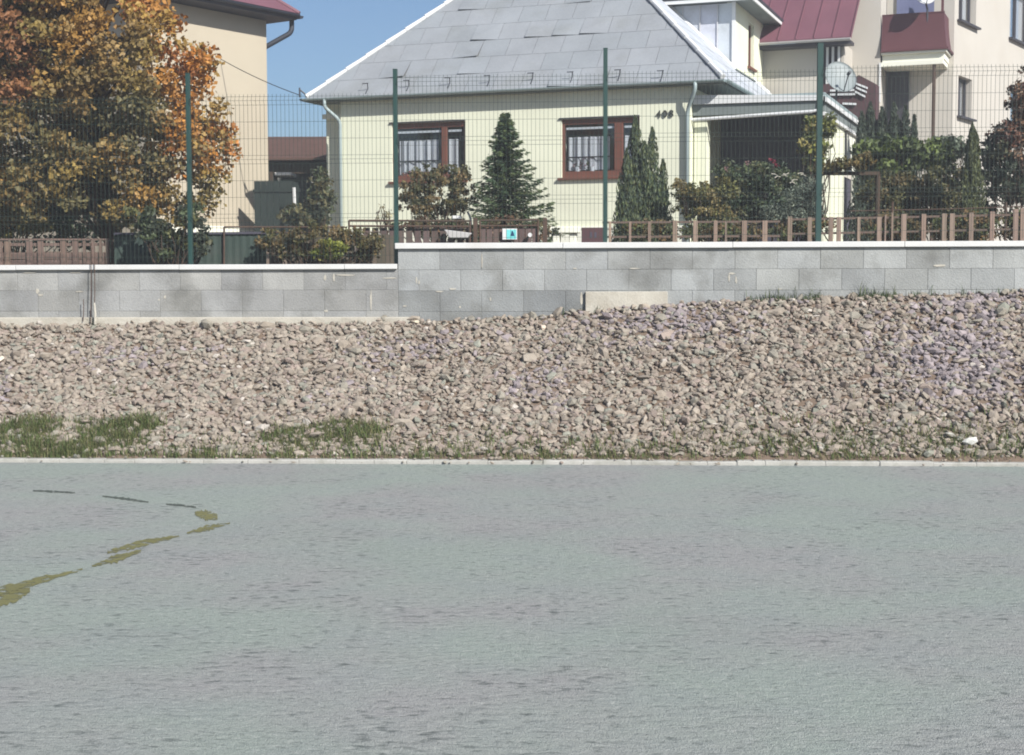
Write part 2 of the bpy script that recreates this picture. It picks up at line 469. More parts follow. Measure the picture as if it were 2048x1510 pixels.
mb.box(WF, -40, ufe, -0.06, 0.0015, 1.0, 1.425, (0.5, 0.5, 0.5))
mb.build('footing', M['footing'], bw, bevel=0.01, label='pale cast concrete footing along the foot of the wall')
a = WF.hw(1171, 583); b = WF.hw(1335, 583)
mb = MB(); mb.box(WF, a[0], b[0], -0.05, -0.003, a[1] - 0.5, a[1], (0.5, 0.5, 0.5))
mb.build('pale_slab', M['footing'], bw, bevel=0.006, label='pale cream concrete slab set against the foot of the wall')
# mortar smears (real thin splashes of mortar)
mb = MB()
for (px, py, w_, h_) in [(75, 583, 7, 12), (82, 590, 12, 5), (60, 545, 30, 3), (150, 545, 26, 3), (650, 556, 6, 14), (668, 556, 5, 18), (690, 550, 40, 3), (318, 600, 4, 4), (330, 594, 4, 8), (652, 622, 12, 4), (810, 612, 10, 3), (833, 560, 4, 18), (838, 565, 3, 10),
                         (981, 598, 3, 9), (920, 614, 5, 5), (1880, 531, 24, 5), (1464, 547, 14, 4), (1458, 556, 4, 16), (1472, 560, 4, 16), (1163, 598, 5, 30), (742, 600, 4, 40), (780, 556, 30, 3), (160, 583, 18, 2.5), (1270, 537, 22, 3), (964, 520, 3, 30), (880, 583, 20, 3), (905, 578, 14, 4), (1150, 537, 8, 3), (1560, 578, 10, 2), (5, 545, 14, 3)]:
    c = WF.hw(px, py); k = 1 / 168.0
    pts = []
    for i in range(9):
        a_ = 2 * math.pi * i / 9; rr = random.uniform(0.6, 1.15)
        pts.append(WF.p(c[0] + math.cos(a_) * w_ * 0.5 * k * rr, -0.005, c[1] + math.sin(a_) * h_ * 0.5 * k * rr))
    mb.prism(pts, WF.w * 0.012, (0.62, 0.62, 0.6))
mb.build('mortar_smears', M['footing'], bw)

# steel stakes against the wall at the left
for (px, y0, y1, lab) in ((186, 478, 636, 'taller of two thin rusty rods standing together against the left of the wall'), (193, 505, 648, 'thin rusty steel rod touching a taller rod at the left end of the wall'), (171, 598, 632, 'short rusty stub of rod sticking up from the wall footing')):
    p0 = WF.p(WF.hw(px, y1)[0], -0.09, WF.hw(px, y1 + 10)[1]); p1 = WF.p(WF.hw(px, y0)[0], -0.075, WF.hw(px, y0)[1])
    mb = MB(); mb.tube([p0, (p0 + p1) / 2 + Vector((0.006, 0, 0)), p1], 0.005, 6)
    tag(mb.build('steel_rod', M['rust']), lab, 'rod', 'rusty rods at the wall')
q = WF.hw(196, 640)
mb = MB(); p = WF.p(q[0], -0.11, q[1] - 0.05); mb.tube([p, p + Vector((0.005, 0, 0.13)), p + Vector((-0.004, 0, 0.26))], 0.017, 7, r2=0.012)
tag(mb.build('wooden_stake', M['footing']), 'short pale wooden stake beside the rusty rods at the left of the wall', 'stake')

# ------------------------------------------------------------------ green mesh fence on the wall
mf = empty('mesh_fence', WF.p(uS, 0.14, zcapR), 'tall dark green welded mesh fence on posts standing on the block wall', 'fence')
FW = 0.14
PP = [(-1720, 150, 0), (-1300, 150, 0), (-880, 150, 0), (-465, 150, 0), (-43, 150, 0), (375, 148, 0), (789, 140, 0), (1211, 98, 1), (1641, 88, 1), (2075, 86, 1), (2512, 80, 1), (2960, 78, 1)]
pu = []
for (px, py, rt) in PP:
    uu, zt = WF.hw(px, py, FW); zb = (zcapR if rt else zcapL)
    if px == 789: uu = uS - 0.035
    pu.append((uu, zt))
    wd = 0.034 if px == 1641 else 0.025
    mb = MB(); mb.box(WF, uu - wd, uu + wd, FW - 0.02, FW + 0.04, zb + 0.001, zt); mb.box(WF, uu - wd - 0.002, uu + wd + 0.002, FW - 0.022, FW + 0.042, zt, zt + 0.012)
    mb.build('post', M['green'], mf, bevel=0.004)
TOP = {5: 188, 6: 149, 7: 141, 8: 130, 9: 128}
for k in range(len(pu) - 1):
    u0, u1 = pu[k][0] + 0.03, pu[k + 1][0] - 0.03
    right = PP[k][0] > 700
    if k in TOP: zt = WF.hw((PP[k][0] + PP[k + 1][0]) / 2, TOP[k], FW)[1]
    else: zt = WF.hw(1024, 190 if not right else 138, FW)[1] + 0.02
    zb = (zcapR if right else zcapL) + 0.03
    r_ = 0.0017
    mb = MB()
    n_ = round((u1 - u0) / 0.05)
    zr = [zt - 0.03, zt - 0.13]
    z_ = zt - 0.33
    zz = []
    # rows: single wires every 0.2 m, doubled at the folds
    zrow = zt - 0.03
    folds = [zt - 0.03, zt - 0.73, zt - 1.43]
    rows = []
    for f_ in folds: rows += [f_, f_ - 0.05, f_ - 0.10]
    for a_ in (0.33, 0.53, 1.03, 1.23, 1.73, 1.93): rows.append(zt - a_)
    rows = [r for r in rows if r > zb + 0.02]
    for i in range(n_ + 1):
        u = u0 + (u1 - u0) * i / n_
        pts = [(zt, 0)]
        for f_ in folds: pts += [(f_, 0), (f_ - 0.05, -0.028), (f_ - 0.10, 0)]
        pts = [q for q in pts if q[0] > zb] + [(zb, 0)]
        for (za, wa), (zb_, wb) in zip(pts, pts[1:]):
            P = [WF.p(u - r_, FW - 0.02 + wb, zb_), WF.p(u + r_, FW - 0.02 + wb, zb_), WF.p(u + r_, FW - 0.0166 + wb, zb_), WF.p(u - r_, FW - 0.0166 + wb, zb_),
                 WF.p(u - r_, FW - 0.02 + wa, za), WF.p(u + r_, FW - 0.02 + wa, za), WF.p(u + r_, FW - 0.0166 + wa, za), WF.p(u - r_, FW - 0.0166 + wa, za)]
            mb.box8(P)
    for z in rows:
        wa = -0.028 if any(abs(z - (f_ - 0.05)) < 1e-6 for f_ in folds) else 0
        mb.box(WF, u0, u1, FW - 0.0245 + wa, FW - 0.021 + wa, z - r_, z + r_)
    mb.build('mesh_panel', M['wire'], mf)

# ------------------------------------------------------------------ crushed stones
def ico():
    t = (1 + 5 ** .5) / 2
    v = np.array([(-1, t, 0), (1, t, 0), (-1, -t, 0), (1, -t, 0), (0, -1, t), (0, 1, t), (0, -1, -t), (0, 1, -t), (t, 0, -1), (t, 0, 1), (-t, 0, -1), (-t, 0, 1)], float)
    v /= np.linalg.norm(v[0])
    f = np.array([(0, 11, 5), (0, 5, 1), (0, 1, 7), (0, 7, 10), (0, 10, 11), (1, 5, 9), (5, 11, 4), (11, 10, 2), (10, 7, 6), (7, 1, 8), (3, 9, 4), (3, 4, 2), (3, 2, 6), (3, 6, 8), (3, 8, 9), (4, 9, 5), (2, 4, 11), (6, 2, 10), (8, 6, 7), (9, 8, 1)])
    return v, f
IV, IF = ico()
rng = np.random.default_rng(7)
def rotm(n):
    q = rng.normal(size=(n, 4)); q /= np.linalg.norm(q, axis=1)[:, None]
    w, x, y, z = q.T
    return np.stack([np.stack([1 - 2 * (y * y + z * z), 2 * (x * y - z * w), 2 * (x * z + y * w)], -1),
                     np.stack([2 * (x * y + z * w), 1 - 2 * (x * x + z * z), 2 * (y * z - x * w)], -1),
                     np.stack([2 * (x * z - y * w), 2 * (y * z + x * w), 1 - 2 * (x * x + y * y)], -1)], 1)
def vnoise(x, y, sc, seed):
    g = np.random.default_rng(seed).random((64, 64))
    X = (x * sc) % 64; Y = (y * sc) % 64
    i = np.floor(X).astype(int); j = np.floor(Y).astype(int); fx = X - i; fy = Y - j
    fx = fx * fx * (3 - 2 * fx); fy = fy * fy * (3 - 2 * fy)
    a = g[i % 64, j % 64]; b = g[(i + 1) % 64, j % 64]; c = g[i % 64, (j + 1) % 64]; d = g[(i + 1) % 64, (j + 1) % 64]
    return (a * (1 - fx) + b * fx) * (1 - fy) + (c * (1 - fx) + d * fx) * fy
def rocks(name, u, w, size, parent=None, col=None, lift=None, flat=0.62):
    n = len(u)
    V = np.repeat(IV[None], n, 0) * rng.uniform(0.72, 1.18, (n, 12, 1))
    sc = np.stack([rng.uniform(0.85, 1.5, n), rng.uniform(0.75, 1.1, n), rng.uniform(0.4, 0.8, n)], -1) * size[:, None]
    V = V * sc[:, None, :]
    V = np.einsum('nij,nkj->nki', rotm(n), V)
    V[:, :, 2] *= 0.74
    z = np.array([bank_z(a, b) for a, b in zip(u, w)])
    if lift is None: lift = rng.uniform(0.1, 0.75, n) * size * 0.9
    c = np.array(WF.o)[None] + u[:, None] * np.array(WF.u)[None] + w[:, None] * np.array(WF.w)[None]
    c[:, 2] = z + lift
    V = V + c[:, None, :]
    if col is None:
        base = np.array([(0.330, 0.282, 0.228), (0.300, 0.255, 0.208), (0.355, 0.308, 0.252), (0.275, 0.232, 0.19), (0.300, 0.275, 0.226), (0.315, 0.255, 0.216)])
        k = rng.integers(0, len(base), n)
        col = base[k].copy()
        pur = 0.25 * vnoise(u + 50, w + 50, 1.5, 21)
        for (cu, cw, ru, rw, am) in ((4.9, -1.0, 0.7, 0.75, 0.75), (1.9, -0.35, 0.8, 0.4, 0.6), (0.3, -1.3, 0.5, 0.4, 0.45), (-1.2, -0.6, 0.7, 0.35, 0.45), (-5.9, -1.4, 0.5, 0.4, 0.5), (-4.6, -0.7, 0.8, 0.3, 0.25), (5.6, -0.2, 0.6, 0.3, 0.5)):
            pur = pur + am * np.exp(-((u - cu) / ru) ** 2 - ((w - cw) / rw) ** 2)
        isp = (pur + rng.uniform(-0.45, 0.3, n)) > 0.48
        col[isp] = np.array([0.288, 0.248, 0.250]) * rng.uniform(0.8, 1.25, (isp.sum(), 1))
        gr = rng.random(n) < 0.04; col[gr] = (0.28, 0.28, 0.23)
        wh = rng.random(n) < 0.012; col[wh] = (0.50, 0.455, 0.40)
        col *= rng.uniform(0.88, 1.12, (n, 1))
    C = np.repeat(col[:, None, :], 12, 1).reshape(-1, 3)
    F_ = (IF[None] + (np.arange(n) * 12)[:, None, None]).reshape(-1)
    return big(name, V.reshape(-1, 3), np.full(n * 20, 3), F_, C, M['stone'], parent)
N = 42000
u = rng.uniform(-10.5, 10.5, N); w = rng.uniform(KERB_W + 0.06, -0.02, N)
size = rng.lognormal(math.log(0.035), 0.30, N).clip(0.02, 0.095)
o = rocks('crushed_stone', u, w, size); tag(o, 'brown and mauve crushed stone covering the bank below the wall', 'stone', kind='stuff')
# notable single stones
def one(px, py, r, c, lab, wy=None):
    # find the point of the bank under the pixel
    best = None
    d = ray(px, py)
    for i in range(900):
        Y = 14.5 + i * 0.004; P = CAM + d * (Y / d.y); q = WF.loc(P)
        if q[1] > KERB_W and q[2] <= bank_z(q[0], min(q[1], -0.01)): best = q; break
    if best is None: return
    o = rocks('stone', np.array([best[0]]), np.array([best[1]]), np.array([r]), col=np.array([c]), lift=np.array([r * 0.75]))
    tag(o, lab, 'stone')
one(1941, 896, 0.085, (0.62, 0.62, 0.58), 'largest pale grey stone low on the bank near the right edge')
one(3, 728, 0.075, (0.72, 0.64, 0.52), 'large cream stone half up the bank at the very left edge')
one(1088, 664, 0.07, (0.62, 0.52, 0.42), 'smooth pale tan stone near the top of the bank below the pale slab')
one(285, 645, 0.085, (0.22, 0.15, 0.13), 'big dark reddish brown stone just below the left wall footing')
one(760, 640, 0.075, (0.36, 0.34, 0.31), 'big grey flat stone at the foot of the wall left of its step')
one(1900, 880, 0.07, (0.48, 0.46, 0.40), 'beige angular stone left of the largest pale grey stone')
one(832, 650, 0.05, (0.68, 0.60, 0.46), 'small bright cream stone just below the step of the wall')

# ------------------------------------------------------------------ grass tufts at the foot of the bank
def blades(name, spots, label, colr, cat='grass'):
    V = []; F_ = []; C = []
    for (u, w, n, h, sp) in spots:
        for _ in range(n):
            a = random.gauss(0, sp); b_ = random.gauss(0, sp * 0.6)
            uu = u + a; ww = min(-0.03, max(KERB_W - 0.02, w + b_)); z = bank_z(uu, ww) + 0.01
            hh = h * (random.uniform(0.35, 1.1) if random.random() < 0.93 else random.uniform(1.3, 2.2)); th = random.uniform(0, 6.28); wd = random.uniform(0.002, 0.005)
            lean = random.uniform(0.1, 0.9) * hh
            base = WF.p(uu, ww, z); dx = Vector((math.cos(th), math.sin(th), 0))
            sd = Vector((-dx.y, dx.x, 0)) * wd
            m_ = base + dx * lean * 0.3 + Vector((0, 0, hh * 0.6)); t_ = base + dx * lean + Vector((0, 0, hh))
            i = len(V)
            V += [base - sd, base + sd, m_ + sd * 0.8, m_ - sd * 0.8, t_]
            F_ += [(i, i + 1, i + 2, i + 3), (i + 3, i + 2, i + 4)]
            c = random.choice(colr); k = random.uniform(0.7, 1.35)
            C += [tuple(x * k for x in c)] * 5
    sizes = [len(f) for f in F_]; idx = [j for f in F_ for j in f]
    o = big(name, np.array([tuple(v) for v in V]), sizes, idx, np.array(C), M['grass'])
    return tag(o, label, cat, kind='stuff')
def bank_px(px, py):
    d = ray(px, py)
    for i in range(1200):
        Y = 14.2 + i * 0.0035; P = CAM + d * (Y / d.y); q = WF.loc(P)
        if q[1] > KERB_W and q[2] <= bank_z(q[0], min(q[1], -0.01)): return q[0], min(q[1], -0.03)
    return WF.hw(px, py)[0], -0.03
random.seed(9)
GC = [(0.10, 0.15, 0.045), (0.13, 0.17, 0.06), (0.17, 0.18, 0.07), (0.20, 0.18, 0.09)]
sp = []
for _ in range(520):
    px, py = random.choice([(40, 868), (75, 860), (215, 868), (235, 885), (180, 895), (285, 855), (60, 900), (140, 908), (250, 862)]); px += random.gauss(0, 30); py += random.gauss(0, 9)
    if px > 330 or py < 838: continue
    u_, w_ = bank_px(px, min(py, 918)); sp.append((u_, w_, 26, 0.085, 0.045))
for _ in range(260):
    px, py = random.choice([(560, 880), (690, 862), (730, 868), (640, 870), (600, 890), (700, 885)]); px += random.gauss(0, 24); py += random.gauss(0, 8)
    u_, w_ = bank_px(px, min(py, 918)); sp.append((u_, w_, 18, 0.08, 0.05))
for _ in range(800):
    px = random.uniform(-300, 2350); py = 921 - abs(random.gauss(0, 26)) * (1.3 if px > 1300 else 0.8)
    u_, w_ = bank_px(px, py); sp.append((u_, w_, random.randint(5, 18), 0.075, 0.045))
for (cx, cy, sx, sy, n) in [(1250, 880, 60, 20, 12), (1560, 890, 100, 25, 40), (1850, 872, 130, 26, 150), (1600, 895, 120, 16, 60), (880, 900, 120, 10, 40), (990, 880, 60, 20, 35), (240, 785, 20, 8, 6), (700, 850, 60, 10, 14), (1500, 860, 40, 30, 10)]:
    for _ in range(n):
        u_, w_ = bank_px(random.gauss(cx, sx), min(918, random.gauss(cy, sy))); sp.append((u_, w_, 11, 0.06, 0.05))
blades('grass', sp, 'thin green and yellowing grass growing between the stones along the kerb', GC)
sp = []
for (x0, x1, n) in [(1500, 1620, 22), (1690, 1790, 26), (1100, 1200, 4), (1800, 2050, 10), (180, 210, 3), (1625, 1640, 6)]:
    for _ in range(n):
        u_ = WF.hw(random.uniform(x0, x1), 590)[0]; sp.append((u_, -0.05, 9, 0.09, 0.03))
u_ = WF.hw(1719, 590)[0]; sp.append((u_, -0.05, 8, 0.22, 0.015))
blades('weeds', sp, 'small weeds growing where the stones meet the right half of the wall', [(0.08, 0.12, 0.05), (0.12, 0.15, 0.07)], 'weeds')

# ================================================================== MAIN HOUSE
def wall_holes(mb, F, u0, u1, z0, z1, w0, w1, holes, col=(1, 1, 1)):
    us = sorted({u0, u1} | {h[0] for h in holes} | {h[1] for h in holes}); zs = sorted({z0, z1} | {h[2] for h in holes} | {h[3] for h in holes})
    for a, b in zip(us, us[1:]):
        for c, d in zip(zs, zs[1:]):
            mu, mz = (a + b) / 2, (c + d) / 2
            if any(h[0] < mu < h[1] and h[2] < mz < h[3] for h in holes): continue
            mb.box(F, a, b, w0, w1, c, d, col)

HY = 30.45
hx = ray(1380, 400); HO = CAM + hx * (HY / hx.y)
H = Frame((HO.x, HO.y), -20.0)
HW = lambda px, py, w=0.0: H.hw(px, py, w)
uL = HW(683, 400)[0]; uLL = HW(654, 400, 0.3)[0]; uR = HW(1380, 400)[0]
zE = HW(900, 181, -0.5)[1]                     # underside of the eave
house = empty('cream_house', H.p((uL + uR) / 2, 0, 2.0), 'cream bungalow with a steep grey sheeted hip roof and brown windows behind the mesh fence', 'house')
HB0 = 1.55; HD = 8.4
W1 = (HW(784, 300)[0], HW(931, 300)[0], HW(850, 362)[1], HW(850, 245)[1])
W2 = (HW(1123, 300)[0], HW(1279, 300)[0], HW(1200, 354)[1], HW(1200, 236)[1])
mb = MB()
wall_holes(mb, H, uL, uR, HB0, zE - 0.06, 0.0, 0.34, [W1, W2])
mb.box(H, uLL, uL - 0.002, 0.3, 0.6, HB0, zE - 0.07)
mb.box(H, uL, uR, 0.342, HD - 0.3, HB0, HB0 + 0.1)
mb.box(H, uR - 0.3, uR - 0.004, 0.345, HD, HB0, zE - 0.07); mb.box(H, uLL + 0.004, uLL + 0.3, 0.605, HD, HB0, zE - 0.07)
mb.build('wall', M['cream'], house)
mb = MB(); zpl = HW(1120, 459)[1]
mb.box(H, uL - 0.02, uR + 0.02, -0.05, -0.002, HB0, zpl); mb.box(H, uL - 0.04, uR + 0.04, -0.075, -0.003, zpl + 0.001, zpl + 0.05)
mb.build('plinth', M['cream_pale'], house, bevel=0.01)
mb = MB(); zb = HW(665, 238, 0.3)[1]
mb.box(H, uLL - 0.05, uL - 0.003, 0.22, 0.298, zb, zb + 0.10); mb.build('ledge', M['cream_pale'], house)

def window(hole, mullx, thick, flowers, right_white=0.0):
    u0, u1, z0, z1 = hole
    t = 0.058
    fr = MB()
    fr.box(H, u0 + 0.002, u0 + t, 0.045, 0.11, z0 + 0.002, z1 - 0.002); fr.box(H, u1 - t, u1 - 0.002, 0.045, 0.11, z0 + 0.002, z1 - 0.002)
    fr.box(H, u0 + t + 0.001, u1 - t - 0.001, 0.045, 0.11, z0 + 0.002, z0 + 0.13); fr.box(H, u0 + t + 0.001, u1 - t - 0.001, 0.045, 0.11, z1 - 0.11, z1 - 0.002)
    fr.box(H, mullx - thick, mullx + thick, 0.04, 0.115, z0 + 0.131, z1 - 0.111)
    f = fr.build('window', M['brownwood'], house, bevel=0.006)
    g = MB(); g.box(H, u0 + t, mullx - thick, 0.07, 0.076, z0 + 0.13, z1 - 0.11); g.box(H, mullx + thick, u1 - t, 0.07, 0.076, z0 + 0.13, z1 - 0.11)
    g.build('pane', M['glass'], f)
    r_ = MB()
    r_.box(H, u0 + t + 0.02, mullx - thick - 0.02, 0.085, 0.10, z1 - 0.21, z1 - 0.165); r_.box(H, mullx + thick + 0.02, u1 - t - 0.06, 0.085, 0.10, z1 - 0.21, z1 - 0.165)
    r_.build('curtain_rail', M['white'], f)
    for (a, b) in ((u0 + t + 0.05, mullx - thick - 0.12), (mullx + thick + 0.02, u1 - t - 0.16)):
        c = MB(); n_ = int((b - a) / 0.018); P = []
        ph = random.uniform(0, 6)
        for i in range(n_ + 1):
            x = a + (b - a) * i / n_
            dw = 0.05 * math.sin(x * 34 + ph + 1.2 * math.sin(x * 11)) + 0.02 * math.sin(x * 71 + ph)
            P.append((x, 0.15 + dw * 0.5))
        for i in range(n_):
            pass
            c.add([H.p(P[i][0], P[i][1], z0 + 0.16), H.p(P[i + 1][0], P[i + 1][1], z0 + 0.16), H.p(P[i + 1][0], P[i + 1][1], z1 - 0.36), H.p(P[i][0], P[i][1], z1 - 0.36)], [(0, 1, 2, 3)])
        c.build('curtain', M['curtain'], f, smooth=True)
    br = MB(); zz = z0 + (z1 - z0) * 0.34
    br.box(H, u0 + t + 0.01, mullx - thick - 0.01, 0.112, 0.12, zz, zz + 0.03); 
    br.build('glazing_bar', M['darkframe'], f)
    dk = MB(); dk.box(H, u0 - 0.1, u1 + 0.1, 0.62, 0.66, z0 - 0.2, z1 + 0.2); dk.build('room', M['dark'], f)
    s = MB(); s.box(H, u0 - 0.07, u1 + 0.05, -0.07, 0.043, z0 - 0.045, z0 - 0.001); s.build('sill', M['brownwood'], f, bevel=0.004)
    b = MB(); b.box(H, u0 - 0.05, u1 + 0.0, -0.035, 0.04, z1 + 0.001, z1 + 0.03); b.build('shutter_box', M['darkframe'], f, bevel=0.004)
    return f
f1 = window(W1, HW(887, 300)[0], 0.062, True)
f2 = window(W2, HW(1236, 300)[0], 0.09, True)
for px, lb in ((1156, 'small white flower pot inside the house window beside the tall cypress, left of its twin'), (1186, 'small white flower pot inside the window, closer to the tall cypress than its twin')):
    q = HW(px, 340, 0.22); p0 = H.p(q[0], 0.17, W2[2] + 0.131); mb = MB(); mb.tube([p0, p0 + Vector((0, 0, 0.10))], 0.05, 10, r2=0.065)
    tag(mb.build('flower_pot', M['white']), lb, 'flower pot', 'flower pots in the window')
mb = MB()
random.seed(31)
def sprig(mb, p, n, r, cols, s=0.03):
    for _ in range(n):
        d = Vector((random.gauss(0, r), random.gauss(0, r * 0.5), random.gauss(0, r)))
        q = p + d; a = Vector((random.gauss(0, 1), random.gauss(0, 1), random.gauss(0, 1))).normalized() * s
        b_ = a.cross(Vector((random.gauss(0, 1), random.gauss(0, 1), random.gauss(0, 1)))).normalized() * s * 0.7
        mb.add([q - a, q - b_, q + a, q + b_], [(0, 1, 2, 3)], random.choice(cols))
for px in (1156, 1163, 1171, 1179, 1186):
    q = HW(px, 325, 0.22); sprig(mb, H.p(q[0], 0.18, W2[2] + 0.27), 40, 0.05, [(0.3, 0.12, 0.16), (0.12, 0.16, 0.08), (0.3, 0.2, 0.2)])
tag(mb.build('house_plant', M['leaf']), 'reddish leafy plant growing from the white pots in the house window', 'house plant')
mb = MB()
for px in range(806, 868, 5):
    q = HW(px, 350, 0.12); sprig(mb, H.p(q[0], 0.125, W1[2] + 0.15), 30, 0.03, [(0.35, 0.08, 0.05), (0.30, 0.14, 0.07), (0.1, 0.13, 0.05)], 0.03)
tag(mb.build('window_flowers', M['leaf']), 'low row of red flowers inside the window behind the brown shrub', 'flowers')

# roof
OV = 0.20
uEl, uEr = HW(612, 190, -OV)[0], HW(1446, 163, -OV)[0]
zEv = zE + 0.0
uA, zA = H.hw(1149, -161, 4.2)
wB = HD + 0.5
EL, ER, AP = H.p(uEl, -OV, zEv), H.p(uEr, -OV, zEv), H.p(uA, 4.2, zA)
BL, BR = H.p(uEl, wB, zEv), H.p(uEr, wB, zEv)
def clip(poly, a, b, inside):
    """clip 2d poly with the line a-b keeping the side of point 'inside'"""
    def sd(p): return (b[0] - a[0]) * (p[1] - a[1]) - (b[1] - a[1]) * (p[0] - a[0])
    s0 = 1 if sd(inside) > 0 else -1
    out = []
    for i, p in enumerate(poly):
        q = poly[(i + 1) % len(poly)]; dp, dq = sd(p) * s0, sd(q) * s0
        if dp >= 0: out.append(p)
        if (dp >= 0) != (dq >= 0):
            t = dp / (dp - dq); out.append((p[0] + (q[0] - p[0]) * t, p[1] + (q[1] - p[1]) * t))
    return out
def sheet_roof(name, P0, P1, P2, sw, sh, cols, mt, parent, shear=0.0, lift=0.02):
    """overlapping sheets on the triangle P0-P1 (eave) / P2 (apex)"""
    X = (P1 - P0).normalized(); Nn = X.cross(P2 - P0).normalized(); Y = Nn.cross(X)
    tri = [(0, 0), ((P1 - P0).dot(X), 0), ((P2 - P0).dot(X), (P2 - P0).dot(Y))]
    cen = (sum(t[0] for t in tri) / 3, sum(t[1] for t in tri) / 3)
    under = MB(); under.add([P0, P1, P2], [(0, 1, 2)]); 
    mb = MB()
    mb.add([P0, P1, P2, P0 - Nn * 0.03, P1 - Nn * 0.03, P2 - Nn * 0.03], [(0, 1, 2), (5, 4, 3), (0, 3, 4, 1)], (0.12, 0.12, 0.12))
    Ht = tri[2][1]; rows = int(Ht / sh) + 1
    for r_ in range(rows):
        y0 = r_ * sh; off = (r_ % 2) * sw * 0.5 - 2 * sw
        x = off
        while x < tri[1][0] + 2 * sw:
            kx = shear
            poly = [(x + 0.0042, y0), (x + sw - 0.0042, y0), (x + sw - 0.0042 + kx * sh, y0 + sh + 0.03), (x + 0.0042 + kx * sh, y0 + sh + 0.03)]
            for a, b in ((tri[0], tri[1]), (tri[1], tri[2]), (tri[2], tri[0])):
                poly = clip(poly, a, b, cen)
                if len(poly) < 3: break
            if len(poly) >= 3:
                c = random.choice(cols); k = random.uniform(0.97, 1.03); c = tuple(v * k for v in c)
                h0 = 0.009; h1 = 0.003
                dl = random.uniform(0, lift) if random.random() < 0.15 else 0.0      # a lifted lower left corner
                dr = random.uniform(0, lift) if random.random() < 0.06 else 0.0
                top = []; bot = []
                for (a, b) in poly:
                    t = (b - y0) / (sh + 0.03); g_ = min(1, max(0, (a - x - kx * (b - y0)) / sw))
                    h = h0 * (1 - t) + h1 * t + (dl * (1 - g_) + dr * g_) * (1 - t)
                    base = P0 + X * a + Y * b
                    top.append(base + Nn * (h + 0.006)); bot.append(base + Nn * h)
                n_ = len(poly)
                mb.add(top + bot, [tuple(range(n_)), tuple(range(2 * n_ - 1, n_ - 1, -1))] + [(i, n_ + i, n_ + (i + 1) % n_, (i + 1) % n_) for i in range(n_)], c)
            x += sw
    return mb.build(name, mt, parent), X, Y, Nn
random.seed(17)
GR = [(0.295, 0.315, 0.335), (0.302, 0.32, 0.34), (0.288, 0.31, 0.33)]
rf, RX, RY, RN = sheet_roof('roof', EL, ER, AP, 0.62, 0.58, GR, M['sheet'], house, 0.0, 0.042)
GR_SUNLIT = [(0.50, 0.53, 0.58), (0.51, 0.54, 0.58), (0.48, 0.52, 0.56)]  # same sheets, paler: sunlight on the right slope is put into the colour
rf2, _, _, RN2 = sheet_roof('side_roof', ER, BR, AP, 0.62, 0.58, GR_SUNLIT, M['sheet'], house, 0.0, 0.02)
rf3, _, _, _ = sheet_roof('side_roof', BL, EL, AP, 0.62, 0.58, GR, M['sheet'], house)
rf4, _, _, _ = sheet_roof('rear_roof', BR, BL, AP, 0.62, 0.58, GR, M['sheet'], house)
def hipcap(A_, B_, mt, r=0.05):
    mb = MB(); n_ = 14; d = (B_ - A_)
    for i in range(n_):
        a = A_ + d * (i / n_); b = A_ + d * ((i + 1.06) / n_)
        up = Vector((0, 0, 0.045))
        mb.tube([a + up + Vector((0, 0, 0.01)), b + up], r + 0.008, 8, r2=r - 0.004)
    return mb.build('ridge_cap', mt, rf, smooth=False)
hipcap(EL, AP, M['white'], 0.042); hipcap(ER, AP, M['white'], 0.052); hipcap(BR, AP, M['white']); hipcap(BL, AP, M['white'])
# snow guards
for (px, py) in [(733, 178), (815, 172), (897, 167), (976, 163), (1063, 158), (1142, 156), (1237, 152), (1322, 154)]:
    P = hit(px, py + 8, EL, RN)
    mb = MB(); a = P + RN * 0.02; b = a + RY * 0.10 + RN * 0.16 + RX * 0.05; 
    mb.tube([a - RY * 0.05, a + RY * 0.12, b], 0.011, 6); mb.tube([b - RX * 0.12, b + RX * 0.02], 0.010, 6)
    mb.build('snow_guard', M['darkmetal'], rf)
# soffit, fascia, gutters
mb = MB()
mb.box(H, uEl + 0.02, uEr - 0.02, -OV + 0.03, wB - 0.03, zE - 0.075, zE - 0.035)
mb.build('soffit', M['soffit'], house)
def gutter(pts, r=0.055, mt=None, nm='gutter', par=None):
    mb = MB(); d = (pts[1] - pts[0]).normalized(); sd = d.cross(Vector((0, 0, 1))).normalized()
    n_ = 9
    for e in range(2):
        for k in range(n_):
            a = math.pi + math.pi * k / (n_ - 1)
            for rr in (r, r - 0.006):
                mb.v.append(tuple(pts[e] + sd * (math.cos(a) * rr) + Vector((0, 0, math.sin(a) * rr)))); mb.c.append((1, 1, 1))
    m_ = n_ * 2
    for k in range(n_ - 1):
        a = 2 * k
        mb.f.append((a, m_ + a, m_ + a + 2, a + 2)); mb.f.append((a + 1, a + 3, m_ + a + 3, m_ + a + 1))
    mb.f.append((0, 1, m_ + 1, m_)); mb.f.append((2 * n_ - 2, m_ + 2 * n_ - 2, m_ + 2 * n_ - 1, 2 * n_ - 1))
    for e in (0, m_):
        mb.f.append(tuple(e + 2 * k for k in range(n_)))
    return mb.build(nm, mt or M['zinc'], par or house)
gutter([H.p(uEl - 0.05, -OV - 0.05, zE + 0.0), H.p(uEr + 0.03, -OV - 0.05, zE + 0.0)])
gutter([H.p(uEr + 0.06, -OV, zE + 0.0), H.p(uEr + 0.06, wB, zE + 0.0)])
gutter([H.p(uEl - 0.06, wB, zE), H.p(uEl - 0.06, -OV - 0.1, zE)], mt=M['darkmetal'])
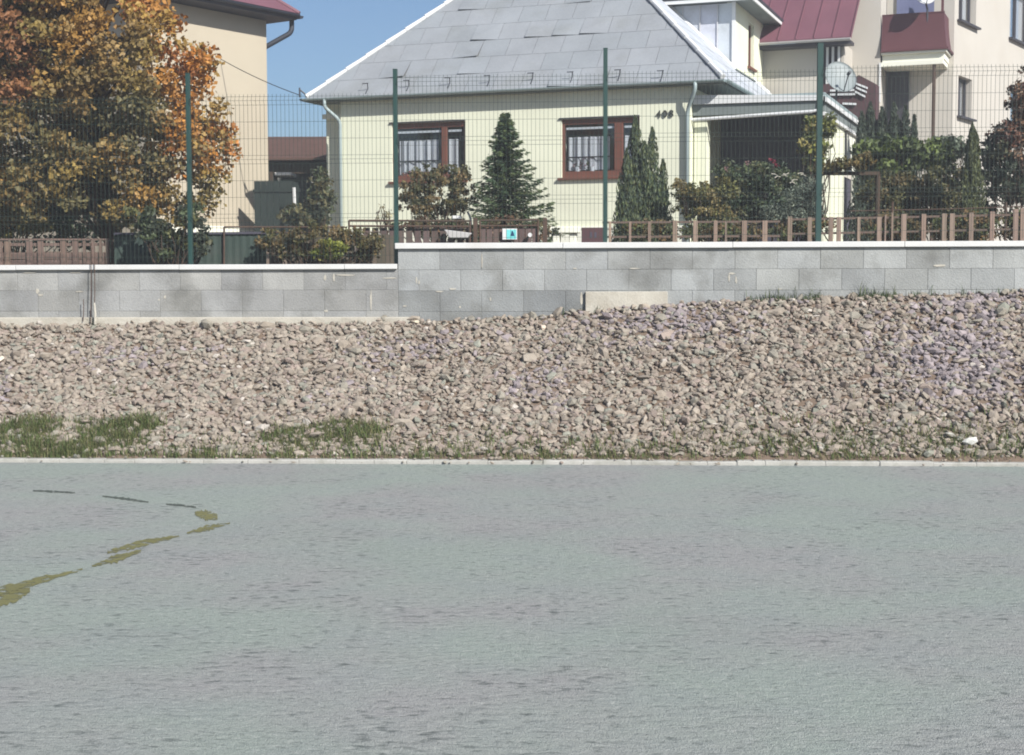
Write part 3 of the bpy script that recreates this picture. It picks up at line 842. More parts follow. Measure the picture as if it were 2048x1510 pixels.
def pipe(pts, r=0.045, mt=None, par=None, nm='downpipe'):
    P = [Vector(p) for p in pts]
    # round the bends
    Q = [P[0]]
    for i in range(1, len(P) - 1):
        a, b, c = P[i - 1], P[i], P[i + 1]; k = min((a - b).length, (c - b).length) * 0.4; k = min(k, 0.12)
        p0 = b + (a - b).normalized() * k; p1 = b + (c - b).normalized() * k
        for j in range(5):
            t = j / 4; Q.append(p0 * (1 - t) ** 2 + b * 2 * t * (1 - t) + p1 * t * t)
    Q.append(P[-1])
    mb = MB(); mb.tube(Q, r, 10)
    return mb.build(nm, mt or M['zinc'], par or house, smooth=True)
ql = HW(649, 205, -OV - 0.06)
pipe([H.p(ql[0], -OV - 0.06, zE - 0.02), H.p(ql[0], -OV - 0.06, zE - 0.20), H.p(uL + 0.02, -0.07, zE - 0.48), H.p(uL + 0.02, -0.07, HB0)], 0.04)
ur_ = HW(1390, 195, -OV - 0.06)[0]; ur2 = HW(1375, 240, -0.08)[0]
pipe([H.p(ur_, -OV - 0.06, zE - 0.02), H.p(ur_, -OV - 0.06, zE - 0.18), H.p(ur2, -0.08, zE - 0.55), H.p(ur2, -0.08, HB0)], 0.04)
# house number
cu = bpy.data.curves.new('num', 'FONT'); cu.body = '408'; cu.size = 0.20; cu.extrude = 0.012; cu.space_character = 1.3
to = bpy.data.objects.new('num', cu); COL.objects.link(to)
bpy.context.view_layer.update()
me = bpy.data.meshes.new_from_object(to.evaluated_get(bpy.context.evaluated_depsgraph_get()))
bpy.data.objects.remove(to)
ho = bpy.data.objects.new('house_number', me); me.materials.clear(); me.materials.append(M['number'])
q = HW(1313, 235)
ho.parent = house; ho.location = H.p(q[0], -0.02, q[1]) - house.location
ho.rotation_euler = (R(90), 0, R(-20)); COL.objects.link(ho)

# dormer on the right hand roof slope
P = hit(1470, 141, ER, RN2); du, dw, dz = H.loc(P)
wf, zf_ = H.hu(1538, 162, du)
zt = H.hu(1476, 8, du)[1]
dor = MB()
def hp(u, w, z): return H.p(u, w, z)
def roof_z(u):                     # height of the right slope at u
    return zEv + (zA - zEv) * (uEr - u) / (uEr - uA)
uback = uEr - (uEr - uA) * (zt - zEv) / (zA - zEv)
dh = (H.hu(1497, 50, du)[0], H.hu(1504, 50, du)[0])
ch = MB(); ch.add([hp(du, dw, roof_z(du) - 0.05), hp(uback, dw, zt), hp(du, dw, zt), hp(du, dw + 0.12, roof_z(du) - 0.05), hp(uback, dw + 0.12, zt), hp(du, dw + 0.12, zt)], [(0, 2, 1), (3, 4, 5), (0, 3, 5, 2), (1, 2, 5, 4)])
FD = Frame((H.p(du, dw, 0).x, H.p(du, dw, 0).y), -20 + 90)       # u runs back along the dormer front, w runs inwards (-u of house)
wl = wf - dw
zb = roof_z(du) - 0.04
mb = MB()
hole = (dh[0] - dw, dh[1] - dw + 0.26, H.hu(1500, 135, du)[1], H.hu(1500, 45, du)[1])
wall_holes(mb, FD, 0.0, wl, zb, zt, 0.0, 0.2, [hole])
dorm = mb.build('dormer', M['cream'], house)
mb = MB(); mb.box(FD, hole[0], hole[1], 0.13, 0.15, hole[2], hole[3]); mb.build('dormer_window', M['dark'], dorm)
mb = MB(); mb.box(FD, hole[0] + 0.04, hole[0] + 0.09, 0.08, 0.12, hole[2], hole[3]); mb.box(FD, hole[1] - 0.05, hole[1] - 0.001, 0.08, 0.12, hole[2], hole[3]); mb.box(FD, hole[0] - 0.1, hole[1] + 0.1, -0.07, 0.07, hole[2] - 0.06, hole[2] - 0.002); mb.build('dormer_frame', M['brownwood'], dorm)
# cheek: pale metal sheets with standing seams
mb = MB(); nsh = 7
uk = du
while uk > uback:
    un = max(uback, uk - 0.42)
    zl0, zl1 = roof_z(uk), roof_z(un)
    pts = [hp(uk - 0.004, dw - 0.006, max(zl0, zEv) - 0.02), hp(uk - 0.004, dw - 0.006, zt - 0.02), hp(un, dw - 0.006, zt - 0.02), hp(un, dw - 0.006, min(zl1, zt - 0.03) - 0.02)]
    mb.prism(pts, -H.w * random.uniform(0.006, 0.014), tint((0.60, 0.63, 0.70), 0.92, 1.08))
    mb.box(H, un - 0.012, un + 0.012, dw - 0.05, dw - 0.022, min(zl1, zt - 0.03), zt - 0.02, (0.6, 0.6, 0.62))
    uk = un
mb.build('dormer_cheek', M['sheet'], dorm)
mb = MB(); mb.tube([hp(du + 0.02, dw - 0.05, roof_z(du) + 0.02), hp(uback, dw - 0.05, zt + 0.02)], 0.05, 8)
mb.box(H, du - 0.07, du + 0.012, dw - 0.06, dw - 0.005, zb, zt)
mb.build('flashing', M['white'], dorm)
mb = MB()
mb.box(FD, -0.35, wl + 0.5, -0.45, 1.8, zt + 0.001, zt + 0.06); dr = mb.build('dormer_soffit', M['soffit'], dorm)
mb = MB(); mb.box(FD, -0.38, wl + 0.55, -0.48, -0.452, zt - 0.03, zt + 0.05); mb.box(FD, -0.38, -0.352, -0.45, 1.8, zt - 0.03, zt + 0.05)
mb.build('dormer_fascia', M['white'], dorm)
mb = MB(); mb.box(FD, -0.4, wl + 0.6, -0.5, 1.9, zt + 0.062, zt + 0.12); mb.build('dormer_roof', M['darkmetal'], dorm)
mb = MB()
for k in range(9):
    a = wl * (k + 0.2) / 9; mb.box(FD, a, a + 0.035, -0.06, -0.004, zb - 0.12, zb + 0.04)
mb.box(FD, -0.05, wl + 0.05, -0.055, -0.003, zb + 0.041, zb + 0.07)
mb.build('sill_brackets', M['soffit'], dorm)

# ------------------------------------------------------------------ veranda on the right
vw = 0.25
va = empty('veranda', H.p(uR + 1.3, vw, 1.6), 'flat roofed open veranda with pale fascias joined to the right end of the cream bungalow', 'veranda')
uV0 = HW(1388, 200, vw)[0]; uV1 = HW(1646, 200, vw)[0]
def zq(px, py, w=vw): return HW(px, py, w)[1]
mb = MB()
zt1 = zq(1640, 188)
vd = H.hu(1732, 225, uV1)[0]
mb.box(H, uV0, uV1 + 0.05, vw - 0.12, vd + 0.2, zt1 - 0.06, zt1 + 0.02); mb.build('roof', M['zinc'], va)
mb = MB()
mb.prism([H.p(HW(1386, 192, vw - 0.15)[0], vw - 0.15, zq(1386, 190, vw - 0.15)), H.p(HW(1646, 188, vw - 0.15)[0], vw - 0.15, zq(1646, 190, vw - 0.15)), H.p(HW(1646, 200, vw - 0.15)[0], vw - 0.15, zq(1646, 200, vw - 0.15)), H.p(HW(1386, 208, vw - 0.15)[0], vw - 0.15, zq(1386, 209, vw - 0.15))], H.w * 0.028, (1, 1, 1))
sz1, sz0 = H.hu(1648, 192, uV1 + 0.06), H.hu(1734, 228, uV1 + 0.06)
mb.prism([H.p(uV1 + 0.06, vw - 0.12, sz1[1]), H.p(uV1 + 0.06, sz0[0], sz1[1]), H.p(uV1 + 0.06, sz0[0], sz1[1] - 0.09), H.p(uV1 + 0.06, vw - 0.12, sz1[1] - 0.09)], H.u * 0.03)
mb.build('fascia', M['white'], va)
mb = MB()
zlow = zq(1645, 226)
mb.box(H, uV0, uV1, vw - 0.10, vw + 0.02, zlow + 0.03, zt1 - 0.11); mb.box(H, uV1 - 0.06, uV1 + 0.03, vw + 0.021, vd, zlow + 0.03, zt1 - 0.11)
mb.build('beam', M['soffit'], va)
gL = HW(1380, 240, vw - 0.16); gR = HW(1624, 223, vw - 0.16)
mb = MB(); mb.tube([H.p(gL[0], vw - 0.16, gL[1]), H.p(gR[0], vw - 0.16, gR[1])], 0.035, 8)
mb.tube([H.p(gR[0], vw - 0.16, gR[1]), H.p(uV1 - 0.04, vw - 0.14, zlow + 0.06), H.p(uV1 - 0.02, vw - 0.14, zlow + 0.25)], 0.03, 8)
mb.build('gutter', M['white'], va)
mb = MB(); mb.box(H, uV1 - 0.02, uV1 + 0.045, vw + 0.01, vd, zlow - 0.04, zlow + 0.028); mb.build('edge_board', M['white'], va)
# posts, walls
mb = MB()
uq = HW(1388, 300, vw)[0]; uq2 = HW(1414, 300, vw)[0]
mb.box(H, uq, uq2, vw, vw + 0.3, HB0, zlow + 0.02); mb.build('pillar', M['cream'], va, bevel=0.01)
VD = 2.9
mb = MB(); mb.box(H, uR, uV1 - 0.1, VD, VD + 0.2, HB0, zt1 - 0.07); mb.box(H, uq2, uV1 - 0.3, vw, vw + 0.15, HB0, 2.95); mb.box(H, uR, uV1 - 0.2, vw + 0.3, VD, 2.0, 2.1)
mb.build('rear_wall', M['greypanel'], va)
mb = MB(); a = HW(1600, 300, VD - 0.1)[0]; b = HW(1500, 300, VD - 0.1)[0]; mb.box(H, b, b + 0.9, VD - 0.05, VD - 0.003, 2.1, 4.0); mb.build('door', M['darkframe'], va)
# side wall pieces seen on the plane u = uV1
def side(px0, px1, py0, py1, mt, nm, th=0.12, off=0.0):
    a = H.hu(px0, py0, uV1 - 0.02); b = H.hu(px1, py1, uV1 - 0.02)
    mb = MB(); mb.box(H, uV1 - 0.02 - th + off, uV1 - 0.02 + off, a[0], b[0], min(a[1], H.hu(px0, py1, uV1)[1]), H.hu(px0, py0, uV1)[1])
    return mb.build(nm, mt, va)
side(1650, 1686, 232, 520, M['cream'], 'side_pillar')
side(1694, 1712, 250, 340, M['cream_pale'], 'side_post')
side(1686.5, 1713, 345, 520, M['greypanel'], 'side_door', 0.08, -0.15)
side(1714, 1738, 350, 520, M['cream_pale'], 'side_pillar')
side(1738, 1752, 405, 520, M['beige'], 'side_step', 0.3)

# ================================================================== LEFT HOUSE
d_ = ray(536, 300); LO = CAM + d_ * (36.0 / d_.y)
LF = Frame((LO.x, LO.y), 55.0)
lh = empty('beige_house', LF.p(-1.8, 0, 1.9), 'tall plain beige house with a red roof and dark eaves behind the autumn tree', 'house')
zS = LF.hw(536, 42)[1]
mb = MB(); mb.box(LF, -3.6, 0, 0, 9, 1.4, zS); mb.build('wall', M['beige'], lh)
mb = MB(); zp = LF.hw(500, 456)[1]; mb.box(LF, -3.62, 0.02, -0.03, -0.002, 1.4, zp - 0.02); mb.box(LF, -3.63, 0.03, -0.045, -0.003, zp - 0.018, zp + 0.02, (0.4, 0.3, 0.2)); mb.build('plinth', M['cream_pale'], lh)
zs2 = zS + 0.02
def hz(px, py, z): return hit(px, py, Vector((0, 0, z)), Vector((0, 0, 1)))
B_ = hz(442, 5, zs2 + 0.1); C_ = hz(572, 38, zs2 + 0.1)
C2 = C_ + (C_ - B_).normalized() * 0.0
A_ = B_ + (hz(300, 12, zs2 + 0.1) - B_).normalized() * 10.0
D_ = C_ + (A_ - B_)
soff = MB(); off = Vector((0, 0, -0.09))
# the wall's own overhang: a slab reaching over the wall line
E1 = LF.p(-4.1, -0.55, zs2); E2 = LF.p(0.45, -0.55, zs2); E3 = LF.p(0.45, 9.5, zs2); E4 = LF.p(-4.1, 9.5, zs2)
soff.prism([E1, E2, E3, E4], Vector((0, 0, 0.06))); soff.build('soffit', M['darkframe'], lh)
mb = MB(); mb.prism([E1 + Vector((0, 0, 0.061)), E2 + Vector((0, 0, 0.061)), E3 + Vector((0, 0, 0.061)), E4 + Vector((0, 0, 0.061))], Vector((0, 0, 0.09))); mb.build('fascia', M['greypanel'], lh)
cz = Vector((0, 0, 0.155))
m1, m2 = LF.p(-1.8, 3.5, zs2 + 3.0), LF.p(-1.8, 6.0, zs2 + 3.0)
mb = MB()
e1, e2, e3, e4 = [LF.p(a, b, zs2 + 0.155) for a, b in ((-4.15, -0.6), (0.5, -0.6), (0.5, 9.55), (-4.15, 9.55))]
mb.add([e1, e2, e3, e4, m1, m2], [(0, 1, 4), (1, 2, 5, 4), (2, 3, 5), (3, 0, 4, 5), (3, 2, 1, 0)]); lr = mb.build('roof', M['redroof'], lh)
mb = MB()
for a, b in ((e2, m1), (e1, m1)): mb.tube([a, b], 0.06, 6)
mb.build('ridge_cap', M['redroof'], lr)
gutter([E1 + Vector((0, 0, 0.12)) - LF.w * 0.07, E2 + Vector((0, 0, 0.12)) - LF.w * 0.07], 0.06, M['darkmetal'], par=lh)
gutter([E2 + LF.u * 0.07 - LF.w * 0.1 + Vector((0, 0, 0.1)), E3 + LF.u * 0.07 + Vector((0, 0, 0.1))], 0.07, M['darkmetal'], par=lh)
pq = LF.p(0.5, -0.35, zs2 + 0.08)
pipe([pq, pq + Vector((0, 0, -0.34)), LF.p(0.06, 0.1, zs2 - 0.62), LF.p(-0.03, 0.45, zs2 - 0.8)], 0.06, M['darkmetal'], par=lh)

# ------------------------------------------------------------------ shed between the houses
SF = Frame((at(596, 300, 37).x, 37), 0)
sh = empty('brown_shed', (SF.o.x, 37, 1.7), 'low brown tiled shed with a dark open front between the two houses', 'shed')
z0 = SF.hw(596, 322)[1]; z1 = SF.hw(596, 278, 2.2)[1]
mb = MB(); mb.prism([SF.p(-2.3, -0.3, z0), SF.p(2.4, -0.3, z0), SF.p(2.4, 2.2, z1), SF.p(-2.3, 2.2, z1)], Vector((0, 0, 0.06))); mb.prism([SF.p(-2.3, 2.2, z1), SF.p(2.4, 2.2, z1), SF.p(2.4, 4.7, z0), SF.p(-2.3, 4.7, z0)], Vector((0, 0, 0.06)))
mb.build('roof', M['tileroof'], sh)
mb = MB(); mb.box(SF, -2.2, 2.3, 2.0, 4.4, 1.5, z0 - 0.05); mb.box(SF, -2.2, -1.0, 0.0, 1.999, 1.5, z0 - 0.02); mb.build('wall', M['greypanel'], sh)
mb = MB()
for x in (-0.72, 0.9, 1.9): mb.box(SF, x, x + 0.1, 0.0, 0.1, 1.5, z0 - 0.02)
mb.box(SF, -1.0, 2.3, 0.02, 0.12, z0 - 0.3, z0 - 0.03); mb.build('timber_frame', M['bark'], sh)
q = at(552, 350, 36)
mb = MB(); mb.box(Frame((0, 36), 0), at(549, 0, 36).x, at(582, 0, 36).x, -0.3, 0.5, at(560, 352, 36).z, at(560, 348, 36).z + 0.02)
mb.tube([at(558, 355, 36), at(560, 372, 36), at(559, 385, 36), at(550, 408, 36), at(536, 410, 36)], 0.035, 8)
tag(mb.build('bent_pipe', M['white']), 'white shelf and bent white pipe outside the brown shed', 'pipe')
mb = MB(); mb.tube([at(588, 375, 34), at(590, 440, 34)], 0.035, 8); tag(mb.build('white_pole', M['white']), 'slim white vertical pole standing before the dark green gate', 'pole')
mb = MB(); mb.tube([at(628, 352, 34), at(628, 366, 34)], 0.05, 8, r2=0.06); mb.tube([at(628, 350, 34), at(628, 352, 34)], 0.02, 8); tag(mb.build('wall_lamp', M['white']), 'small white lamp hanging under the shed roof beside the bungalow', 'lamp')
GF = Frame((at(596, 400, 34.5).x, 34.5), 0)
gt = empty('green_gate', (GF.o.x, 34.5, 1.6), 'dark green boarded gate standing between the two houses', 'gate')
mb = MB(); zz = GF.hw(560, 362)[1]; x = -1.0
while x < 0.62:
    mb.box(GF, x, x + 0.14, 0, 0.03, 1.5, zz - (0.0 if x < 0.2 else 0.12), tint((1, 1, 1), 0.85, 1.15)); x += 0.146
mb.build('boards', M['darkgreen'], gt)
mb = MB(); mb.box(GF, -1.02, 0.64, -0.03, -0.002, zz - 0.25, zz - 0.19); mb.build('rail', M['darkgreen'], gt); mb = MB(); mb.box(GF, -1.02, 0.64, -0.03, -0.002, 2.2, 2.26); mb.build('rail', M['darkgreen'], gt)

# cable between the houses
a = hz(440, 118, LF.hw(440, 118)[1]); a = LF.p(LF.hw(440, 118)[0], -0.02, LF.hw(440, 118)[1]); b = H.p(uEl - 0.1, -OV - 0.1, zE + 0.08)
mb = MB(); mb.tube([a + (b - a) * (i / 14) - Vector((0, 0, 0.10 * 4 * (i / 14) * (1 - i / 14) * 0.5)) for i in range(15)], 0.009, 6)
tag(mb.build('cable', M['black']), 'thin black cable sagging from the beige house to the corner of the grey roof', 'cable')
mb = MB(); mb.tube([b + Vector((0, 0, -0.05)), b + Vector((0, 0, 0.16))], 0.02, 6); mb.tube([b + Vector((0, 0, 0.12)), b + Vector((0.12, 0, 0.02))], 0.02, 6); tag(mb.build('cable_bracket', M['darkmetal']), 'small dark cable bracket at the left corner of the grey roof', 'bracket')

# ================================================================== RIGHT HOUSE
RO = at(1758, 300, 38.0)
RF = Frame((RO.x, RO.y), -22.0)
RO2 = at(1758, 300, 39.2); RB = Frame((RO2.x, RO2.y), -22.0)
rh = empty('white_house', RF.p(0.5, 3, 2.0), 'large warm white house with a red roof and a maroon balcony at the right', 'house')
uc = RB.hw(1906, 200, 1.1)[0]
mb = MB()
mb.box(RB, RB.hw(1590, 200)[0], -0.004, 0.0, 6, 1.4, 10.0)             # projecting block
mb.box(RB, 0.0, uc, 1.1, 5, 1.4, 9.99)                                 # set back behind the balcony
mb.build('wall', M['beige2'], rh)
pc = RB.p(uc, 1.1, 0)
R2 = Frame((pc.x, pc.y), 57.0)
holes = []
for (x0, x1, y0, y1) in ((1918, 1952, -60, 40), (1917, 1943, 150, 232), (2021, 2062, -30, 76), (2021, 2062, 175, 250)):
    a = R2.hw(x0, y0); b = R2.hw(x1, y1); c = R2.hw(x0, y1); holes.append((a[0], b[0], c[1], a[1]))
mb = MB(); wall_holes(mb, R2, 0.0, 11.0, 1.4, 10.0, 0.0, 0.35, holes); mb.build('side_wall', M['beige2'], rh)
for h in holes:
    mb = MB(); t = 0.07; w0, w1 = 0.16, 0.22
    mb.box(R2, h[0] + .002, h[0] + t, w0, w1, h[2] + .002, h[3] - .002); mb.box(R2, h[1] - t, h[1] - .002, w0, w1, h[2] + .002, h[3] - .002)
    mb.box(R2, h[0] + t + .001, h[1] - t - .001, w0, w1, h[2] + .002, h[2] + t); mb.box(R2, h[0] + t + .001, h[1] - t - .001, w0, w1, h[3] - t, h[3] - .002)
    m_ = (h[0] + h[1]) / 2; mb.box(R2, m_ - 0.05, m_ + 0.05, w0 - 0.01, w1 + 0.01, h[2] + t + .001, h[3] - t - .001)
    f = mb.build('window', M['darkframe'], rh)
    mb = MB(); mb.box(R2, h[0] + t, m_ - 0.05, 0.19, 0.196, h[2] + t, h[3] - t); mb.box(R2, m_ + 0.05, h[1] - t, 0.19, 0.196, h[2] + t, h[3] - t); mb.build('pane', M['glass'], f)
    mb = MB(); mb.box(R2, h[0] + t, m_ - 0.1, 0.26, 0.28, h[2] + t, h[3] - t); mb.box(R2, m_ + 0.1, h[1] - t, 0.26, 0.28, h[2] + t, h[3] - t); mb.build('curtain', M['curtain'], f)
    mb = MB(); mb.box(R2, h[0] - 0.1, h[1] + 0.1, -0.12, 0.14, h[2] - 0.05, h[2] - 0.001); mb.build('sill', M['darkframe'], f)
# wing in front with red roof (in its own plane)
e0 = RF.hw(1520, 82, -0.5); e1 = RF.hw(1702, 76, -0.5)
ze = e1[1]; ue = e1[0]
mb = MB(); uw = RF.hw(1688, 120, -0.02)[0]
wh = (RF.hw(1644, 120)[0], RF.hw(1682, 120)[0], RF.hw(1660, 195)[1], RF.hw(1660, 92)[1])
mb.box(RF, -7.5, uw, 0.0, 3.0, 1.4, ze - 0.05)
mb.build('wing_wall', M['beige2'], rh)
mb = MB(); mb.box(RF, wh[0], wh[1], -0.05, -0.004, wh[2], wh[3]); wd = mb.build('window', M['dark'], rh)
mb = MB()
for px in (1656, 1667, 1679):
    a = RF.hw(px, 100)[0]; mb.box(RF, a - 0.03, a + 0.03, -0.09, -0.051, wh[2], wh[3])
mb.build('window_bars', M['white'], wd)
pitch = 42; run = 3.2; dzr = run * math.tan(R(pitch)); 
# the verge leans back along the slope
mb = MB()
n_ = 16; u_a, u_b = -8.0, ue
for i in range(n_):
    a = u_a + (u_b - u_a) * i / n_; b = u_a + (u_b - u_a) * (i + 1) / n_ - 0.012
    mb.prism([RF.p(a, -0.5, ze), RF.p(b, -0.5, ze), RF.p(b, -0.5 + run, ze + dzr), RF.p(a, -0.5 + run, ze + dzr)], Vector((0, 0, 0.05)))
    mb.prism([RF.p(b, -0.5, ze + 0.05), RF.p(b + 0.02, -0.5, ze + 0.05), RF.p(b + 0.02, -0.5 + run, ze + dzr + 0.05), RF.p(b, -0.5 + run, ze + dzr + 0.05)], Vector((0, 0, 0.04)))
mb.prism([RF.p(u_a, -0.5, ze - 0.04), RF.p(u_b, -0.5, ze - 0.04), RF.p(u_b, -0.5 + run, ze + dzr - 0.04), RF.p(u_a, -0.5 + run, ze + dzr - 0.04)], Vector((0, 0, 0.035)))
mb.build('roof', M['redroof'], rh)
mb = MB(); mb.box(RF, u_a, u_b, -0.47, -0.005, ze - 0.13, ze - 0.05); mb.build('soffit', M['darkframe'], rh)
gutter([RF.p(u_a, -0.56, ze), RF.p(u_b, -0.56, ze)], 0.06, M['plastic'], par=rh)
# balcony
uB = RB.hw(1888, 60, 0.0)[0]; zb0 = RB.hw(1800, 132, 0.0)[1]; zb1 = RB.hw(1800, 104, 0.0)[1]; zbt = RB.hw(1800, 30, 0.0)[1]
mb = MB(); mb.box(RB, 0.02, uB, 0.0, 1.09, zb0, zb0 + 0.12); mb.box(RB, 0.04, uB + 0.02, 0.05, 1.09, zb0 + 0.121, zb1 - 0.06); mb.box(RB, 0.02, uB + 0.08, -0.05, 1.09, zb1 - 0.059, zb1)
bal = mb.build('balcony', M['cream_pale'], rh, bevel=0.01)
mb = MB()
mb.prism([RB.p(0.02, -0.10, zb1 + 0.002), RB.p(uB + 0.12, -0.10, zb1 + 0.002), RB.p(uB + 0.14, 1.09, zb1 + 0.002), RB.p(0.02, 1.09, zb1 + 0.002)], Vector((0, 0, 0.05)))
n_ = 8
def bulge(t): return -0.09 * (1 - t) ** 2
prev = None
for i in range(n_ + 1):
    t = i / n_; z = zb1 + 0.052 + (zbt - zb1 - 0.05) * t; o_ = bulge(t)
    row = [RB.p(0.03, 0.0 + o_, z), RB.p(uB - o_, 0.0 + o_, z), RB.p(uB - o_, 1.09, z)]
    if prev: mb.add(prev + row, [(0, 1, 4, 3), (1, 2, 5, 4)])
    prev = row
inner = [RB.p(0.03, 0.05, zb1 + 0.05), RB.p(uB - 0.05, 0.05, zb1 + 0.05), RB.p(uB - 0.05, 1.09, zb1 + 0.05), RB.p(0.03, 0.05, zbt), RB.p(uB - 0.05, 0.05, zbt), RB.p(uB - 0.05, 1.09, zbt)]
mb.add(inner, [(1, 0, 3, 4), (2, 1, 4, 5)]); mb.box(RB, 0.03, uB + 0.01, -0.01, 0.06, zbt + 0.001, zbt + 0.03)
mb.build('parapet', M['maroon'], bal)
mb = MB(); a = uB - 0.02; mb.box(RB, a - 0.06, a, 0.02, 0.08, zbt + 0.031, 10.5); mb.build('balcony_post', M['maroon'], bal)
mb = MB(); mb.box(RB, 0.03, RB.hw(1818, 200, 1.09)[0], 1.02, 1.098, 1.5, zb0 - 0.002); mb.build('balcony_shade_panel', M['darkframe'], rh)  # added dark panel standing in for deep shade beneath the balcony
mb = MB(); mb.box(RB, 0.25, uB - 0.75, 1.04, 1.098, zb1 + 0.1, 10.0); mb.build('balcony_door', M['bluegrey'], bal)
pu_ = RB.hw(1867, 200, 0.05)[0]
mb = MB(); mb.tube([RB.p(pu_, 0.08, 1.4), RB.p(pu_, 0.08, zb0)], 0.045, 10); mb.build('balcony_column', M['rust'], bal)
mb = MB(); mb.box(RB, -0.03, 0.02, -0.03, 0.03, RB.hw(1755, 205)[1], zb0 + 0.1); mb.build('downpipe', M['white'], rh)
# dishes
def dish(name, C0, r, az, el, m, label, arm=True, mast=None):
    Nn = Vector((math.sin(R(az)) * math.cos(R(el)), -math.cos(R(az)) * math.cos(R(el)), math.sin(R(el))))
    X = Nn.cross(Vector((0, 0, 1))).normalized(); Y = X.cross(Nn)
    mb = MB(); rings = 7; seg = 28
    vs = []; fs = []
    for s_ in (0, 0.012):
        b = len(vs)
        vs.append(C0 - Nn * (0.16 * r + s_))
        for i in range(1, rings + 1):
            rr = r * i / rings
            for k in range(seg):
                a = 2 * math.pi * k / seg
                vs.append(C0 + X * math.cos(a) * rr * 0.96 + Y * math.sin(a) * rr + Nn * (0.16 * r * ((i / rings) ** 2 - 1) - s_))
        for k in range(seg): fs.append((b, b + 1 + k, b + 1 + (k + 1) % seg))
        for i in range(rings - 1):
            for k in range(seg):
                p = b + 1 + i * seg; fs.append((p + k, p + seg + k, p + seg + (k + 1) % seg, p + (k + 1) % seg))
    n1 = 1 + rings * seg
    for k in range(seg):
        a = 1 + (rings - 1) * seg; fs.append((a + k, a + (k + 1) % seg, n1 + a + (k + 1) % seg, n1 + a + k))
    mb.add(vs, fs)
    e = empty(name, C0, label, 'satellite dish')
    mb.build('reflector', m, e, smooth=True)
    lp = C0 + Nn * r * 0.9 - Y * r * 0.35
    a = MB(); a.tube([C0 - Y * r * 0.95, lp], 0.014, 6); a.tube([lp - Nn * 0.04, lp + Nn * 0.07], 0.035, 8); a.build('arm', M['darkmetal'], e)
    if mast: a = MB(); a.tube([C0 - Nn * (0.16 * r + 0.03), C0 - Nn * (0.16 * r + 0.12), mast[0], mast[1]] if len(mast) > 1 else [C0 - Nn * (0.16 * r + 0.03), mast[0]], 0.025, 8); a.build('mast', M['darkmetal'], e)
    return e
DP = at(1682, 153, 33.2)
dish('satellite_dish', DP, 0.38, 14, 24, M['dish'], 'round grey green satellite dish standing above the veranda roof', mast=[DP + Vector((-0.05, 0.25, -0.45)), DP + Vector((-0.05, 0.25, -0.85))])
q = RB.hw(1852, -10, -0.35)
dish('satellite_dish', RB.p(q[0], -0.35, q[1]), 0.27, -5, 28, M['white'], 'small white satellite dish mounted on the maroon balcony, cut by the top edge', mast=[RB.p(q[0], 0.0, q[1] - 0.3), RB.p(q[0], 0.02, q[1] - 0.7)])
mb = MB(); q0 = RB.hw(1818, 5, 0.12); q1 = RB.hw(1868, 28, 0.12); mb.box(RB, q0[0], q1[0], 0.12, 0.14, q1[1], q0[1] + 0.3); tag(mb.build('drying_cloth', M['bluegrey']), 'blue grey cloth panel hanging inside the maroon balcony behind the white dish', 'cloth')
# slatted brown awning behind the veranda
AF = Frame((at(1700, 200, 34.6).x, 34.6), -22)
aw = empty('slatted_awning', AF.p(0, 0, 4), 'small dark brown stair canopy with pale slats between the dish and the balcony', 'canopy')
mb = MB()
def apx(px, py, w=0.0): q = AF.hw(px, py, w); return AF.p(q[0], w, q[1])
mb.prism([apx(1640, 170), apx(1700, 160), apx(1718, 150), apx(1752, 168), apx(1752, 250), apx(1640, 215)], AF.w * 0.5); mb.build('body', M['awnbrown'], aw)
mb = MB()
for (a, b) in (((1712, 165), (1735, 174)), ((1712, 173), (1733, 182)), ((1710, 181), (1730, 191)), ((1660, 179), (1708, 178)), ((1660, 187), (1710, 186)), ((1685, 205), (1712, 206))):
    P0, P1 = apx(*a, -0.06), apx(*b, -0.06); mb.prism([P0, P1, P1 - Vector((0, 0, 0.045)), P0 - Vector((0, 0, 0.045))], AF.w * 0.04)
mb.build('slats', M['white'], aw)

# ================================================================== GARDEN FENCES
def strip_mat_cols(n): return [tint((0.24, 0.155, 0.125), 0.8, 1.2) for _ in range(n)]
random.seed(23)
# right picket fence
pf = empty('picket_fence', at(1640, 460, 22), 'long fence of wide spaced weathered brown boards on the garden edge at the right', 'fence')
PX = [(1220, 443, 5), (1260, 443, 5), (1299, 443, 6), (1350, 441, 9), (1391, 441, 9), (1431, 441, 8), (1452, 443, 4), (1489, 441, 10), (1530, 441, 10), (1580, 433, 9), (1620, 434, 9), (1662, 434, 9), (1678, 434, 9), (1718, 434, 6), (1759, 434, 9), (1771, 430, 3), (1785, 425, 4), (1808, 428, 10), (1848, 428, 9), (1889, 427, 9), (1905, 427, 10), (1943, 425, 9), (1985, 423, 9), (2032, 418, 10), (2046, 416, 9), (2088, 416, 9), (2130, 414, 9), (2150, 414, 9), (2192, 412, 9), (2234, 410, 9)]
for (px, py, wd) in PX:
    T = at(px, py, 22.0); hw_ = wd / 2 * 22.0 / F_PX
    mb = MB(); c = tint((0.27, 0.20, 0.155), 0.8, 1.2); F0 = Frame((T.x, 22.0), -3 + random.uniform(-2, 2))
    mb.box(F0, -hw_, hw_, 0, 0.025, 1.5, T.z, c); mb.build('board', M['picket'], pf, bevel=0.004)
